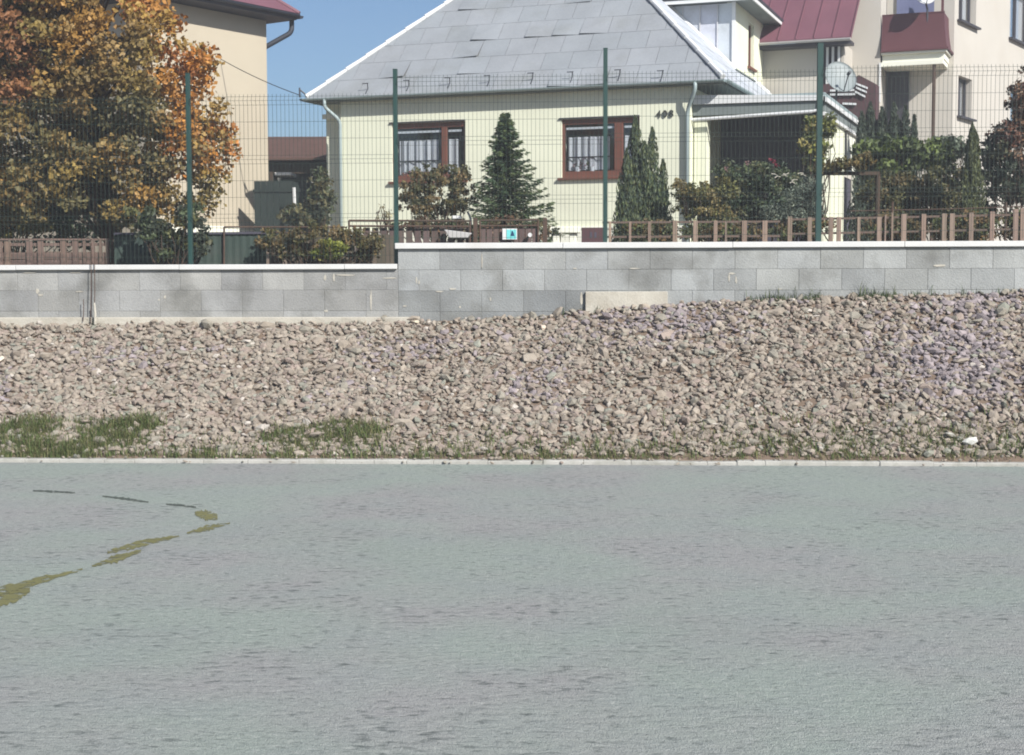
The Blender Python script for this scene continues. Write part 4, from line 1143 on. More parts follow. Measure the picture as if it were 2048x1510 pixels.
for (y, za, zb_) in ((22.03, 447, 445), (22.03, 476, 474)):
    mb = MB(); A0 = at(1205, za, y + .01); B0 = at(1560, zb_, y + .01); C0 = at(1580, za - 6, y + .01); D0 = at(2250, zb_ - 18, y + .01)
    for P0, P1 in ((A0, B0), (C0, D0)):
        mb.prism([P0, P1, P1 + Vector((0, 0, 0.03)), P0 + Vector((0, 0, 0.03))], Vector((0, 0.03, 0)), (0.14, 0.10, 0.08))
    mb.build('rail', M['picket'], pf)
mb = MB(); mb.tube([at(1700, 422, 22.1), at(1900, 418, 22.1), at(2250, 406, 22.1)], 0.008, 5)
for px in (1785, 2012, 2180): mb.tube([at(px, 404, 22.1), Vector((at(px, 404, 22.1).x, 22.1, 1.5))], 0.016, 6)
mb.build('wire_rail', M['rust'], pf)
# middle tube fence with gate
tf = empty('tube_fence', at(830, 470, 21), 'brown metal tube railing with dark boards left of the garden gate', 'fence')
mb = MB(); Y0 = 21.0
for (x0, y0, x1, y1) in ((698, 441, 940, 442), (698, 452, 938, 453), (698, 441, 698, 600), (708, 452, 708, 600), (940, 442, 940, 600)):
    mb.tube([at(x0, y0, Y0), at(x1, y1, Y0)], 0.014, 8)
mb.build('tube_rail', M['rust'], tf)
for k, px in enumerate(range(716, 940, 17)):
    T = at(px, 455 + random.uniform(-1, 2), 21.03); mb = MB(); F0 = Frame((T.x, 21.05), -3)
    mb.box(F0, -0.045, 0.045, 0, 0.02, 1.5, T.z, tint((0.13, 0.095, 0.085), 0.8, 1.1)); mb.build('board', M['picket'], tf)
gg = empty('garden_gate', at(1020, 470, 21), 'brown metal garden gate between two stout posts with a white notice on it', 'gate')
mb = MB()
for (x0, y0, x1, y1) in ((960, 441, 1076, 440), (960, 452, 1076, 451), (960, 441, 960, 600), (1076, 440, 1076, 600)): mb.tube([at(x0, y0, Y0), at(x1, y1, Y0)], 0.013, 8)
mb.build('frame', M['rust'], gg)
for px in (951, 1090):
    T = at(px, 436, Y0); mb = MB(); F0 = Frame((T.x, Y0), -3); mb.box(F0, -0.03, 0.03, -0.03, 0.03, 1.5, T.z); mb.build('post', M['rust'], gg, bevel=0.004)
for px in range(966, 1076, 13):
    T = at(px, 455 + random.uniform(-1, 1), Y0 + .03); mb = MB(); F0 = Frame((T.x, Y0 + 0.03), -3); mb.box(F0, -0.04, 0.04, 0, 0.015, 1.5, T.z, tint((0.15, 0.105, 0.095), 0.75, 1.15)); mb.build('board', M['picket'], gg)
T = at(1060, 470, Y0 - 0.04); mb = MB(); mb.tube([T + Vector((0, 0.05, 0)), T], 0.014, 8); mb.tube([T + Vector((0, 0.0, 0)), T + Vector((0, -0.05, 0))], 0.03, 10); mb.build('knob', M['white'], gg)
# notice
sg = empty('notice', at(1020, 478, Y0 - 0.03), 'white square notice with a pale teal field and dark figure on the brown gate', 'sign')
NF = Frame((at(1020, 468, Y0 - 0.03).x, Y0 - 0.03), -3)
qa = NF.hw(1004.5, 479); qb = NF.hw(1034, 457)
mb = MB(); mb.box(NF, qa[0], qb[0], 0, 0.008, qa[1], qb[1]); mb.build('plate', M['white'], sg)
mb = MB(); wN = qb[0] - qa[0]; hN = qb[1] - qa[1]
mb.box(NF, qa[0] + wN * 0.28, qb[0] - wN * 0.05, -0.003, -0.001, qa[1] + hN * 0.06, qb[1] - hN * 0.10); mb.build('field', M['teal_print'], sg)
mb = MB(); cx = qa[0] + wN * 0.68
mb.prism([NF.p(cx - wN * .13, -0.006, qa[1] + hN * .32), NF.p(cx + wN * .15, -0.006, qa[1] + hN * .32), NF.p(cx + wN * .10, -0.006, qa[1] + hN * .6), NF.p(cx + wN * .04, -0.006, qa[1] + hN * .78), NF.p(cx - wN * .04, -0.006, qa[1] + hN * .78), NF.p(cx - wN * .07, -0.006, qa[1] + hN * .55)], NF.w * 0.002); mb.build('figure', M['navy_print'], sg)
# trough, mailbox and pale board
mb = MB(); Tf = Frame((at(918, 465, 20.85).x, 20.85), -3)
c0 = [Tf.hw(*p) for p in ((888, 459), (944, 466), (935, 476), (899, 476))]
mb.prism([Tf.p(a, 0, z) for a, z in c0], Tf.w * 0.14); tag(mb.build('trough', M['plastic'], bevel=0.01), 'light grey plastic trough hung on the brown railing left of the gate', 'trough')
mb = MB(); Mf = Frame((at(1184, 470, 21).x, 21.0), -3); a = Mf.hw(1163, 486); b = Mf.hw(1207, 455)
mx = empty('letter_box', Mf.p(0, 0, a[1]), 'brown metal letter box panel between the gate and a green fence post', 'letter box')
mb.box(Mf, a[0], b[0], 0, 0.16, a[1] - 0.6, b[1]); mb.build('box', M['awnbrown'], mx, bevel=0.008)
mb = MB()
for px in (1182, 1191): q = Mf.hw(px, 470); mb.box(Mf, q[0] - 0.015, q[0] + 0.015, -0.006, -0.001, q[1] - 0.04, q[1] + 0.04)
mb.build('slots', M['greypanel'], mx)
mb = MB(); Cf = Frame((at(1130, 465, 22.5).x, 22.5), -8); a = Cf.hw(1098, 466); b = Cf.hw(1158, 453); mb.box(Cf, a[0], b[0], 0, 0.3, a[1], b[1]); mb.box(Cf, a[0] + .05, a[0] + .15, 0.05, 0.25, 1.5, a[1] - .001); mb.box(Cf, b[0] - .15, b[0] - .05, 0.05, 0.25, 1.5, a[1] - .001)
tag(mb.build('cream_bench', M['cream_pale'], bevel=0.01), 'low cream slab bench behind the fence right of the gate', 'bench')
mb = MB(); mb.box(Frame((at(915, 434, 24).x, 24), 0), -0.08, 0.06, 0, 0.2, at(915, 437, 24).z, at(915, 431, 24).z); mb.tube([at(936, 425, 24), at(941, 436, 24), at(943, 460, 24)], 0.02, 6); tag(mb.build('garden_tap', M['white']), 'white bent garden pipe and box half hidden between shrub and spruce', 'pipe')

# left fences
bf = empty('board_fence', at(600, 495, 20.8), 'dark brown upright board fence behind the lower part of the wall', 'fence')
for px in range(533, 796, 9):
    if px % 4 == 1 and random.random() < 0.4: continue
    T = at(px, 470 + random.uniform(-2, 3), 20.8); mb = MB(); F0 = Frame((T.x, 20.8), -3); mb.box(F0, -0.03, 0.03, 0, 0.02, 1.5, T.z, tint((0.12, 0.10, 0.075), 0.7, 1.2)); mb.build('board', M['picket'], bf)
mb = MB(); mb.tube([at(448, 454, 20.75), at(690, 454, 20.75)], 0.013, 6); mb.tube([at(448, 454, 20.75), at(448, 600, 20.75)], 0.013, 6); mb.tube([at(545, 465, 20.75), at(692, 466, 20.75)], 0.012, 6); mb.build('rail', M['rust'], bf)
ts = empty('sheet_fence', at(380, 500, 20.8), 'teal green corrugated sheet screen stained brown under the autumn tree', 'fence')
mb = MB(); A0 = at(228, 470, 20.8); B0 = at(532, 468, 20.8); n_ = 120; vs = []; fs = []
for i in range(n_ + 1):
    x = A0.x + (B0.x - A0.x) * i / n_; y = 20.8 + 0.004 * math.sin(i * 1.1); vs += [(x, y, 1.5), (x, y, A0.z + (B0.z - A0.z) * i / n_)]
for i in range(n_): fs.append((2 * i, 2 * i + 2, 2 * i + 3, 2 * i + 1))
mb.add(vs, fs); mb.build('sheet', M['teal'], ts, smooth=True)
mb = MB(); mb.prism([A0 + Vector((0, -0.03, 0)), B0 + Vector((0, -0.03, 0)), B0 + Vector((0, -0.03, 0.03)), A0 + Vector((0, -0.03, 0.03))], Vector((0, 0.06, 0))); mb.build('top_rail', M['greypanel'], ts)
rfz = empty('low_fence', at(100, 500, 20.4), 'low reddish brown fence of boards and rails at the far left', 'fence')
for px in [-140, -108, -76, -60, -28, -2, 14, 58, 80, 126, 150, 168, 186, 200, 213]:
    T = at(px, 482 - (5 if px > 180 else 0), 20.4); mb = MB(); F0 = Frame((T.x, 20.4), -3); k = 0.04 if px < 160 else 0.02
    mb.box(F0, -k, k, 0, 0.02, 1.5, T.z, tint((0.18, 0.125, 0.10), 0.85, 1.15)); mb.build('board', M['picket'], rfz)
for (py, h_) in ((486, 0.04), (505, 0.10), (518, 0.08), (477, 0.025)):
    A0 = at(-160, py, 20.43); B0 = at(218, py, 20.43); mb = MB(); mb.prism([A0, B0, B0 - Vector((0, 0, h_)), A0 - Vector((0, 0, h_))], Vector((0, 0.02, 0)), (0.165, 0.115, 0.095)); mb.build('rail', M['picket'], rfz)

# ================================================================== VEGETATION
vr = np.random.default_rng(42)
def unit(n):
    d = vr.normal(size=(n, 3)); return d / np.linalg.norm(d, axis=1)[:, None]
def leaves(name, P, size, C, m, parent, aspect=0.7, up=None, updir=0.0, tilt=None):
    """P (n,3) centres; leaves are little folded four-sided blades"""
    n = len(P)
    A = unit(n)
    if up is not None: A = A * (1 - updir) + np.array(up)[None] * updir; A /= np.linalg.norm(A, axis=1)[:, None]
    if tilt is not None: A = tilt / np.linalg.norm(tilt, axis=1)[:, None]
    B = np.cross(A, unit(n)); B /= (np.linalg.norm(B, axis=1)[:, None] + 1e-9)
    Nn = np.cross(A, B)
    s = size[:, None]
    f = s * vr.uniform(-0.15, 0.25, (n, 1))
    V = np.stack([P - A * s, P - B * s * aspect + Nn * f - A * s * 0.15, P + A * s, P + B * s * aspect + Nn * f - A * s * 0.15], 1).reshape(-1, 3)
    b = (np.arange(n) * 4)[:, None]
    idx = np.concatenate([b, b + 1, b + 2, b, b + 2, b + 3], 1).reshape(-1)
    Cc = np.repeat(C[:, None, :], 4, 1).reshape(-1, 3)
    return big(name, V, np.full(n * 2, 3), idx, Cc, m, parent)
def pick(cols, n, jit=0.25):
    cols = np.array(cols); c = cols[vr.integers(0, len(cols), n)] * np.array([1.38, 1.26, 1.0])
    return c * vr.uniform(1 - jit, 1 + jit, (n, 1))
def limb(mb, a, b, r0, r1, wob=0.05):
    a, b = Vector(a), Vector(b); n = 6; L_ = (b - a).length
    pts = [a + (b - a) * (i / n) + Vector((random.uniform(-1, 1), random.uniform(-1, 1), random.uniform(-0.4, 0.4))) * (wob * L_ * (0 if i in (0, n) else 1)) for i in range(n + 1)]
    mb.tube(pts, r0, 6, r2=r1)
def bush(name, cat, label, spots, Y, cols, n, size, dep=0.5, cl=None, foliage='leaves', aspect=0.6, m='leaf', updir=0.0, base=None, group=None, shell=0.55, clr=0.16, per=40, twigs=True):
    """spots: (px, py, rx_px, ry_px) ellipses in the picture, standing at depth Y; leaves gather in small clumps over their volume"""
    e = None
    cen = []
    k = F_PX / Y
    wts = np.array([s[2] * s[3] for s in spots], float); wts /= wts.sum()
    ncl = max(6, n // per)
    pos = []
    for _ in range(ncl):
        s = spots[vr.choice(len(spots), p=wts)]
        d = unit(1)[0] * (vr.random() ** shell)
        c = at(s[0], s[1], Y)
        pos.append((c.x + d[0] * s[2] / k, Y + d[1] * dep, c.z + d[2] * s[3] / k))
    pos = np.array(pos)
    bx = at(spots[0][0], 460, Y)
    bx = Vector((np.average([at(s[0], s[1], Y).x for s in spots], weights=wts), Y, 1.55)) if base is None else Vector(base)
    e = empty(name, bx, label, cat, group)
    cc = pick(cols, ncl, 0.3)
    per_ = n // ncl
    P = np.repeat(pos, per_, 0) + unit(ncl * per_) * (vr.random((ncl * per_, 1)) ** 0.6) * (clr * np.array([1, 1, 0.8]))
    C = np.repeat(cc, per_, 0) * vr.uniform(0.75, 1.3, (ncl * per_, 1))
    S_ = size * vr.uniform(0.6, 1.3, ncl * per_)
    leaves(foliage, P, S_, C, M[m], e, aspect, (0, 0, 1) if updir else None, updir)
    if twigs:
        mb = MB(); random.seed(int(spots[0][0]))
        for i in range(0, ncl, max(1, ncl // 26)):
            b0 = bx + Vector((random.uniform(-0.08, 0.08), random.uniform(-0.08, 0.08), 0))
            limb(mb, b0, pos[i], 0.018, 0.005, 0.06)
        mb.build('stems', M['bark'], e)
    return e

# ---- big autumn tree at the left
def edge(py):
    T = [(-400, 150), (-250, 215), (-120, 262), (0, 298), (40, 350), (90, 418), (130, 434), (190, 436), (250, 442), (280, 468), (330, 462), (385, 452), (420, 420), (455, 385), (480, 330)]
    for (a, xa), (b, xb) in zip(T, T[1:]):
        if py <= b: return xa + (xb - xa) * (py - a) / (b - a)
    return 330
TY = 22.6
tb = Vector((at(228, 480, TY).x, TY, 1.55))
bt = empty('autumn_tree', tb, 'big broadleaf tree turning orange and brown at the left behind the green mesh fence', 'tree')
cl = []
k = F_PX / TY
while len(cl) < 1300:
    py = vr.uniform(-420, 452); px = vr.uniform(-420, 480)
    ex = edge(py)
    if px > ex - 3: continue
    fx = (px - 40) / (ex - 40) if px > 40 else (40 - px) / 430.0
    fy = abs(py - 60) / 470.0
    dd = max(0.05, 1 - max(fx, 0) ** 2 * 0.95 - fy ** 2 * 0.6) ** 0.5 * 2.3
    if py > 405 and 85 < px < 215: continue
    if py > 440 and px < 215: continue
    y = TY + (vr.uniform(-1, 1) if vr.random() < 0.35 else -vr.uniform(0.45, 1.0)) * dd
    c = at(px, py, y)
    cl.append((c.x, c.y, c.z, px, py, ex - px))
cl = np.array(cl)
cols = []
for (x, y, z, px, py, e_) in cl:
    r = vr.random()
    if e_ < 115 and py < 350 and r < 0.92: c = [(0.42, 0.17, 0.035), (0.46, 0.22, 0.05), (0.34, 0.13, 0.035), (0.38, 0.24, 0.06)][vr.integers(4)]
    elif e_ < 70 and py < 420 and r < 0.75: c = [(0.34, 0.22, 0.06), (0.28, 0.21, 0.07), (0.22, 0.17, 0.06)][vr.integers(3)]
    elif 90 < px < 200 and py < 110 and r < 0.75: c = (0.36, 0.20, 0.05)
    elif px < 60 and py < 190 and r < 0.6: c = (0.30, 0.14, 0.06)
    elif 20 < px < 110 and 130 < py < 180 and r < 0.8: c = (0.34, 0.21, 0.06)
    else: c = [(0.23, 0.16, 0.055), (0.27, 0.175, 0.06), (0.20, 0.15, 0.055), (0.34, 0.20, 0.055), (0.15, 0.13, 0.055), (0.28, 0.20, 0.06), (0.18, 0.15, 0.06), (0.36, 0.22, 0.06)][vr.integers(7)]
    cols.append(c)
cols = np.array(cols) * vr.uniform(0.8, 1.2, (len(cl), 1))
per = 84
P = np.repeat(cl[:, :3], per, 0) + unit(len(cl) * per) * (vr.random((len(cl) * per, 1)) ** 0.55) * np.array([0.24, 0.24, 0.17])
C = np.repeat(cols, per, 0) * vr.uniform(0.7, 1.35, (len(P), 1))
# leaves hang: their blades tilt outwards and down
leaves('leaves', P, 0.039 * vr.uniform(0.6, 1.25, len(P)), C, M['leaf'], bt, 0.78)
mb = MB(); random.seed(77)
mb.tube([tb, tb + Vector((0.03, 0, 0.7)), tb + Vector((-0.05, 0.05, 1.5)), tb + Vector((-0.1, 0.1, 2.6)), tb + Vector((-0.25, 0.1, 4.0)), tb + Vector((-0.4, 0.1, 5.6))], 0.15, 10, r2=0.04)
mb.build('trunk', M['bark'], bt)
mb = MB()
for i in range(0, len(cl), 9):
    h = random.uniform(0.8, 4.2); a = tb + Vector((-0.05 - h * 0.06, 0.05, h)); b = Vector(cl[i, :3])
    if b.z < a.z - 0.6: a.z = max(tb.z + 0.9, b.z + 0.2)
    limb(mb, a, b, 0.035, 0.007, 0.05)
mb.build('branches', M['bark'], bt)

OLV = [(0.10, 0.12, 0.045), (0.13, 0.14, 0.05), (0.08, 0.10, 0.04)]
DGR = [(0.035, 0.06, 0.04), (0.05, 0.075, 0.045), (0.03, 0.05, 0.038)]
bush('pale_shrub', 'shrub', 'small pale olive shrub above the low reddish fence at the far left', [(20, 430, 60, 42), (60, 455, 38, 28), (-40, 420, 70, 60)], 21.6, [(0.17, 0.16, 0.07), (0.22, 0.19, 0.10), (0.12, 0.12, 0.05)], 3600, 0.036, 0.35, clr=0.11)
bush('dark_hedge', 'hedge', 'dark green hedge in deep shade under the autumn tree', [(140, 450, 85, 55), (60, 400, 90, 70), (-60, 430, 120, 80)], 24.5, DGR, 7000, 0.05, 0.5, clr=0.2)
bush('low_shrub', 'shrub', 'dark leafy low branches above the teal sheet screen beside the tree trunk', [(290, 440, 48, 32), (340, 470, 60, 20), (390, 440, 30, 45), (330, 500, 40, 18), (395, 490, 30, 18)], 20.3, [(0.06, 0.085, 0.05), (0.09, 0.10, 0.05), (0.045, 0.06, 0.05)], 2400, 0.04, 0.3, clr=0.10)
bush('yellow_shrub', 'shrub', 'small yellow green shrub in front of the brown board fence left of the wall step', [(665, 497, 26, 24), (648, 505, 18, 18)], 20.3, [(0.20, 0.24, 0.06), (0.14, 0.18, 0.05), (0.24, 0.24, 0.09)], 1100, 0.028, 0.15, clr=0.07)
bush('dry_scrub', 'shrub', 'dry brown olive scrub along the brown board fence between the houses', [(600, 470, 65, 20), (690, 470, 40, 24), (740, 480, 40, 24), (560, 490, 30, 24), (610, 500, 40, 22), (740, 500, 30, 18), (530, 480, 20, 26)], 20.5, [(0.11, 0.10, 0.055), (0.14, 0.11, 0.06), (0.08, 0.085, 0.04)], 3000, 0.03, 0.25, clr=0.1)
bush('backyard_bush', 'bush', 'dark green bush in the yard behind the gate beside the bungalow corner', [(640, 400, 20, 46), (605, 435, 40, 20), (643, 355, 10, 20)], 31, [(0.06, 0.08, 0.045), (0.09, 0.09, 0.05), (0.045, 0.06, 0.045)], 3000, 0.06, 0.5, clr=0.2)
bush('bare_sapling', 'sapling', 'thin bare twigged sapling with few pale leaves in front of the bungalow left window', [(762, 415, 20, 28), (775, 440, 22, 18)], 24, [(0.3, 0.3, 0.2), (0.15, 0.14, 0.09)], 160, 0.02, 0.15, clr=0.08, per=8)
bush('brown_shrub', 'shrub', 'open brown leaved shrub in front of the bungalow window nearer the middle of the photo', [(878, 362, 66, 36), (918, 378, 36, 46), (848, 402, 52, 42), (900, 415, 58, 34), (815, 395, 26, 32)], 24.2, [(0.135, 0.11, 0.06), (0.10, 0.095, 0.05), (0.16, 0.125, 0.075), (0.09, 0.10, 0.06)], 6800, 0.028, 0.45, clr=0.09, shell=0.6)
bush('low_planting', 'plants', 'low dark mixed planting behind the tube railing and garden gate', [(840, 455, 60, 22), (930, 462, 50, 22), (1020, 455, 60, 22), (1080, 462, 30, 14)], 22.0, [(0.05, 0.065, 0.04), (0.09, 0.08, 0.05), (0.12, 0.08, 0.06)], 3600, 0.03, 0.3, clr=0.1)

# ---- spruce
def conifer(name, label, px, py_top, py_base, rad, Y, cols, nl, cat='tree', droop=0.25, one_sided=0.0, per=34, card=0.045, ground=1.55):
    top = at(px, py_top, Y); b0 = Vector((top.x, Y, ground))
    e = empty(name, b0, label, cat)
    Hh = top.z - ground; P = []; T = []; C = []; mb = MB(); random.seed(int(px))
    trunk = [b0 + Vector((0, 0, Hh * t)) + Vector((0.02 * math.sin(t * 9), 0, 0)) for t in [i / 10 for i in range(11)]]
    mb.tube(trunk, 0.05, 7, r2=0.008)
    for i in range(nl):
        t = 0.1 + 0.9 * (i / nl) ** 0.9
        z = Hh * t
        L_ = rad * (1 - t) ** 0.92 * random.uniform(0.55, 1.12) + 0.05
        a = i * 2.399 + random.uniform(-0.3, 0.3)
        dx = math.cos(a); dy = math.sin(a)
        L_ *= 1 + one_sided * max(0, dx) * (random.random() < 0.6)
        pts = []
        for j in range(7):
            s = j / 6
            pts.append(b0 + Vector((dx * L_ * s, dy * L_ * s, z - droop * L_ * (s - 0.75 * s * s * s) + 0.05 * L_ * s * s)))
        mb.tube(pts, 0.008, 4, r2=0.002, caps=False)
        nn = int(per * (0.4 + L_ / rad))
        cb = random.choice(cols); kk = random.uniform(0.7, 1.25)
        for _ in range(nn):
            s = random.random() ** 0.75; q = s * 6; j = min(5, int(q)); p = pts[j].lerp(pts[j + 1], q - j)
            side = random.choice((-1, 1)) * random.uniform(0.0, 0.24) * L_ * (1.15 - s)
            p = p + Vector((-dy * side, dx * side, random.gauss(0, 0.012) - abs(side) * 0.3))
            P.append(p); tv = Vector((dx, dy, -0.1)) + Vector((-dy, dx, 0)) * (1.1 if side > 0 else -1.1) * random.uniform(0.2, 1) + Vector((0, 0, random.uniform(-0.5, 0.2)))
            T.append(tv); k2 = kk * random.uniform(0.75, 1.3) * (1 + 0.3 * s); C.append([v * k2 for v in cb])
    mb.build('trunk', M['bark'], e)
    P = np.array([tuple(p) for p in P]); T = np.array([tuple(t) for t in T]); C = np.array(C) * np.array([1.35, 1.25, 1.0])
    leaves('needles', P, card * vr.uniform(0.6, 1.3, len(P)), C, M['needle'], e, 0.28, tilt=T)
    return e
conifer('spruce', 'young dark green spruce with upswept right branches between the two brown windows', 1010, 228, 440, 1.12, 23.8, [(0.05, 0.08, 0.045), (0.04, 0.07, 0.045), (0.07, 0.10, 0.05)], 420, one_sided=0.25, per=60, card=0.04, droop=0.3)

# ---- upright cypress plumes
def plumes(name, label, cat, cols, Y, tips, n, wid, ground_py=470, size=0.04, m='needle', asp=0.3, lean=0.85, group=None):
    bx = at(tips[0][0], 400, Y); e = empty(name, (bx.x, Y, 1.55), label, cat, group)
    P = []; C = []; mb = MB(); random.seed(int(tips[0][0]) + 1)
    for (px, py, r) in tips:
        t = at(px, py, Y); zb = 1.6; Hh = t.z - zb
        yy = Y + random.uniform(-0.15, 0.15)
        mb.tube([Vector((t.x, yy, 1.55)), Vector((t.x + 0.01, yy, t.z - 0.15))], 0.02, 5, r2=0.004)
        rr = r * Y / F_PX
        m_ = int(n * Hh * r / sum(q[2] * (at(q[0], q[1], Y).z - zb) for q in tips))
        for _ in range(m_):
            s = random.random(); a = random.uniform(0, 6.283)
            prof = rr * min(1.0, (1 - s) ** 0.62 * 1.25) * (0.8 + 0.35 * math.sin(a * 3 + s * 15)) 
            q = prof * random.random() ** 0.35
            P.append((t.x + math.cos(a) * q, yy + math.sin(a) * q * 0.9, zb + Hh * s)); kk = random.uniform(0.7, 1.25) * (0.85 + 0.4 * vnoise(np.array([a * 3]), np.array([s * 14]), 1.0, 5)[0])
            C.append([v * kk for v in random.choice(cols)])
    P = np.array(P); C = np.array(C) * np.array([1.3, 1.25, 1.0])
    leaves('foliage', P, size * vr.uniform(0.6, 1.3, len(P)), C, M[m], e, asp, (0, 0, 1), lean)
    mb.build('stems', M['bark'], e)
    return e
plumes('cypress', 'tall dark green upright cypress with several pointed tops in front of the house number', 'tree', [(0.05, 0.075, 0.05), (0.065, 0.09, 0.05), (0.04, 0.06, 0.05), (0.09, 0.11, 0.055)], 23.8,
       [(1270, 234, 40), (1304, 256, 34), (1252, 300, 34), (1288, 285, 46), (1326, 320, 30), (1262, 330, 46), (1322, 360, 36), (1242, 370, 26), (1296, 340, 54)], 26000, 0.4, size=0.038, lean=0.72, asp=0.3)
bush('olive_bush', 'bush', 'yellowish olive bush right of the cypress in front of the veranda pillar', [(1398, 400, 50, 38), (1370, 375, 22, 22), (1420, 435, 55, 22), (1440, 385, 30, 35)], 23.5, [(0.13, 0.13, 0.055), (0.10, 0.11, 0.05), (0.16, 0.14, 0.07)], 6500, 0.028, 0.45, clr=0.10)
rose = bush('rose_bush', 'bush', 'dark green rose bush with a few pinkish red blooms before the veranda opening', [(1490, 370, 55, 48), (1545, 360, 45, 35), (1510, 420, 70, 30), (1450, 345, 24, 24), (1580, 390, 40, 40)], 24.0, [(0.04, 0.07, 0.045), (0.06, 0.085, 0.05), (0.035, 0.055, 0.045), (0.09, 0.10, 0.06)], 9500, 0.032, 0.5, clr=0.12)
random.seed(8)
for (px, py) in ((1548, 325), (1541, 320), (1553, 331), (1494, 325), (1452, 338)):
    mb = MB(); sprig(mb, at(px, py, 23.4), 14, 0.02, [(0.40, 0.06, 0.10), (0.32, 0.05, 0.09)] if px > 1500 else [(0.3, 0.18, 0.17)], 0.02); mb.build('bloom', M['leaf'], rose)
bush('blue_juniper', 'shrub', 'low blue green juniper between the rose bush and the thick fence post', [(1600, 410, 45, 38), (1575, 430, 50, 22), (1622, 385, 20, 30)], 23.0, [(0.09, 0.12, 0.115), (0.12, 0.15, 0.14), (0.07, 0.10, 0.10)], 5200, 0.028, 0.4, clr=0.11, m='needle', aspect=0.35)
random.seed(4)
for i in range(9):
    px = 1545 + i * 8 + random.uniform(-4, 4); py = 345 + random.uniform(0, 26); P0 = at(px, py, 23.35)
    mb = MB(); mb.tube([P0, P0 + Vector((0.04, 0, random.uniform(-0.02, 0.03))), P0 + Vector((0.09, 0, random.uniform(-0.03, 0.02)))], 0.010, 6, r2=0.006); mb.build('cut_cane', M['footing'], rose)
bush('climbing_vine', 'vine', 'light yellow green vine climbing the corner of the veranda at the thick fence post', [(1628, 262, 24, 28), (1622, 300, 26, 28), (1640, 280, 28, 40), (1630, 335, 24, 24), (1652, 250, 16, 20)], 26.5, [(0.17, 0.19, 0.06), (0.12, 0.15, 0.05), (0.20, 0.19, 0.08), (0.08, 0.10, 0.04)], 3400, 0.042, 0.25, clr=0.12)
pg = empty('pergola', at(1700, 345, 24.5), 'rough dark wooden pergola beam carrying brown olive creepers right of the veranda corner', 'pergola')
mb = MB(); mb.prism([at(1648, 350, 24.5), at(1760, 350, 24.5), at(1760, 343, 24.5), at(1648, 343, 24.5)], Vector((0, 0.08, 0))); mb.build('beam', M['bark'], pg)
mb = MB(); mb.tube([at(1756, 350, 24.54), Vector((at(1756, 350, 24.5).x, 24.54, 1.55))], 0.04, 8); mb.build('post', M['bark'], pg)
bush('creeper', 'creeper', 'brown olive creeper lying along the top of the wooden pergola beam', [(1690, 328, 42, 13), (1725, 320, 24, 14), (1665, 335, 18, 12)], 24.4, [(0.12, 0.10, 0.045), (0.15, 0.12, 0.055), (0.10, 0.10, 0.04)], 2400, 0.032, 0.15, clr=0.07, twigs=False)
bush('walnut_shrub', 'bush', 'large bush with bright green broad leaves right of the veranda, against the white house', [(1790, 300, 55, 26), (1830, 310, 60, 30), (1770, 335, 45, 28), (1870, 320, 36, 34), (1740, 300, 26, 18)], 26.5, [(0.085, 0.125, 0.045), (0.065, 0.095, 0.04), (0.105, 0.15, 0.05), (0.05, 0.075, 0.035)], 6000, 0.055, 0.6, clr=0.16)
bush('olive_hedge', 'hedge', 'dull olive brown lower hedge under the large bright green bush', [(1770, 390, 48, 42), (1840, 385, 60, 45), (1900, 380, 48, 50), (1800, 425, 80, 22), (1930, 420, 60, 25), (1880, 430, 60, 20)], 25.5, [(0.10, 0.105, 0.05), (0.075, 0.085, 0.045), (0.13, 0.11, 0.06), (0.05, 0.065, 0.04)], 13000, 0.036, 0.5, clr=0.13)
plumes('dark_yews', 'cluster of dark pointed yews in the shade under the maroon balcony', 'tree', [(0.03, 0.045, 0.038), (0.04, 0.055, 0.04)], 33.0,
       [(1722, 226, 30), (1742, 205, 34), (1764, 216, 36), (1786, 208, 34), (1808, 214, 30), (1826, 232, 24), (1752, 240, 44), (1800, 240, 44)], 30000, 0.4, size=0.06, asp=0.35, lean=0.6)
plumes('pointed_thuja', 'slender pointed green thuja cone at the right in front of the white house', 'tree', [(0.07, 0.085, 0.045), (0.085, 0.10, 0.045), (0.055, 0.07, 0.04)], 24.5,
       [(1944, 248, 34), (1950, 262, 30), (1938, 268, 28)], 12000, 0.4, size=0.032, asp=0.4, lean=0.7)
bush('dark_bush', 'bush', 'dark bluish green bush at the right edge below the red brown one', [(2000, 350, 36, 60), (2040, 360, 50, 60), (1985, 310, 22, 36), (2090, 350, 60, 70)], 25.2, [(0.035, 0.055, 0.05), (0.05, 0.07, 0.055), (0.08, 0.09, 0.06)], 8500, 0.038, 0.5, clr=0.14)
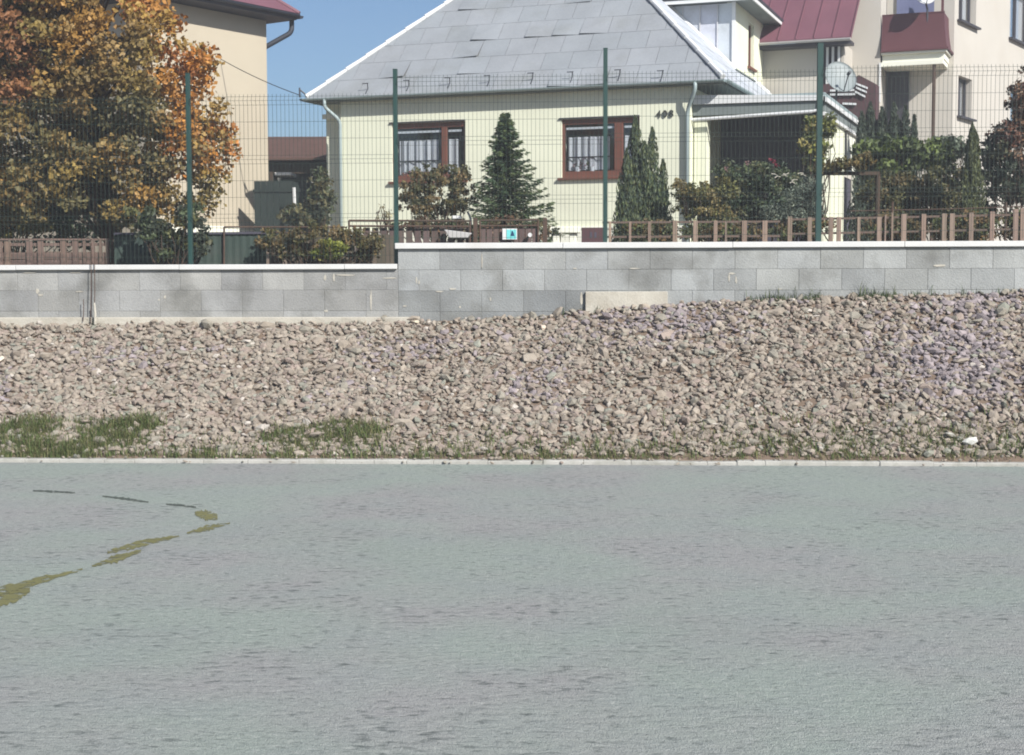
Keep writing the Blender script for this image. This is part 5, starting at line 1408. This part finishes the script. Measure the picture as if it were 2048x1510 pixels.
bush('copper_bush', 'bush', 'tall copper red leaved bush cut by the right edge of the photo', [(2040, 215, 34, 60), (2030, 280, 40, 50), (2005, 270, 20, 30), (2085, 200, 50, 90), (2080, 300, 50, 60)], 25.0, [(0.14, 0.07, 0.055), (0.10, 0.055, 0.05), (0.17, 0.11, 0.08), (0.07, 0.05, 0.045)], 7500, 0.036, 0.45, clr=0.12)
bush('cotoneaster', 'shrub', 'low greyish leaved shrub at the foot of the white house between balcony post and thuja', [(1895, 290, 40, 14), (1915, 300, 30, 16)], 28, [(0.10, 0.13, 0.11), (0.07, 0.10, 0.08)], 2200, 0.04, 0.3, clr=0.12)
bush('garden_plants', 'plants', 'mixed low plants showing between the wide boards of the right picket fence', [(1300, 462, 80, 20), (1450, 462, 90, 20), (1600, 460, 80, 22), (1790, 458, 80, 24), (1930, 455, 90, 28), (2060, 450, 80, 30)], 22.9, [(0.06, 0.075, 0.04), (0.10, 0.085, 0.05), (0.14, 0.10, 0.055), (0.08, 0.10, 0.045)], 14000, 0.03, 0.35, clr=0.12, twigs=False)

# loose stones and clods that rolled over the kerb
random.seed(61)
us = []; ws = []; ss = []
for _ in range(230):
    us.append(random.uniform(-9, 9)); ws.append(KERB_W + random.choice((0.03, -0.02, -0.06, -0.12)) + random.uniform(-0.05, 0.05)); ss.append(random.uniform(0.008, 0.026))
for px in (155, 160, 990, 1000, 985): us.append(WF.hw(px, 925, KERB_W)[0]); ws.append(KERB_W - 0.05); ss.append(0.035)
us = np.array(us); ws = np.array(ws); ss = np.array(ss)
o = rocks('gravel', us, ws, ss, lift=np.array([0.015 + 0.3 * a for a in ss]) + np.where(ws < KERB_W - 0.1, -0.03, 0.0)); tag(o, 'small loose stones scattered on and over the pale kerb', 'gravel', kind='stuff')

# thin autumn haze
mh = bpy.data.materials.new('haze_air'); mh.use_nodes = True; nn_ = mh.node_tree.nodes
nn_.remove(nn_['Principled BSDF']); pv = nn_.new('ShaderNodeVolumePrincipled'); pv.inputs['Color'].default_value = (0.92, 0.95, 1.0, 1); pv.inputs['Density'].default_value = 0.0021; pv.inputs['Anisotropy'].default_value = 0.0
mh.node_tree.links.new(pv.outputs[0], nn_['Material Output'].inputs['Volume'])
mb = MB(); mb.box(Frame((0, 0), 0), -60, 60, -30, 75, -1.0, 14.0); hzo = mb.build('haze', mh); tag(hzo, kind='stuff')
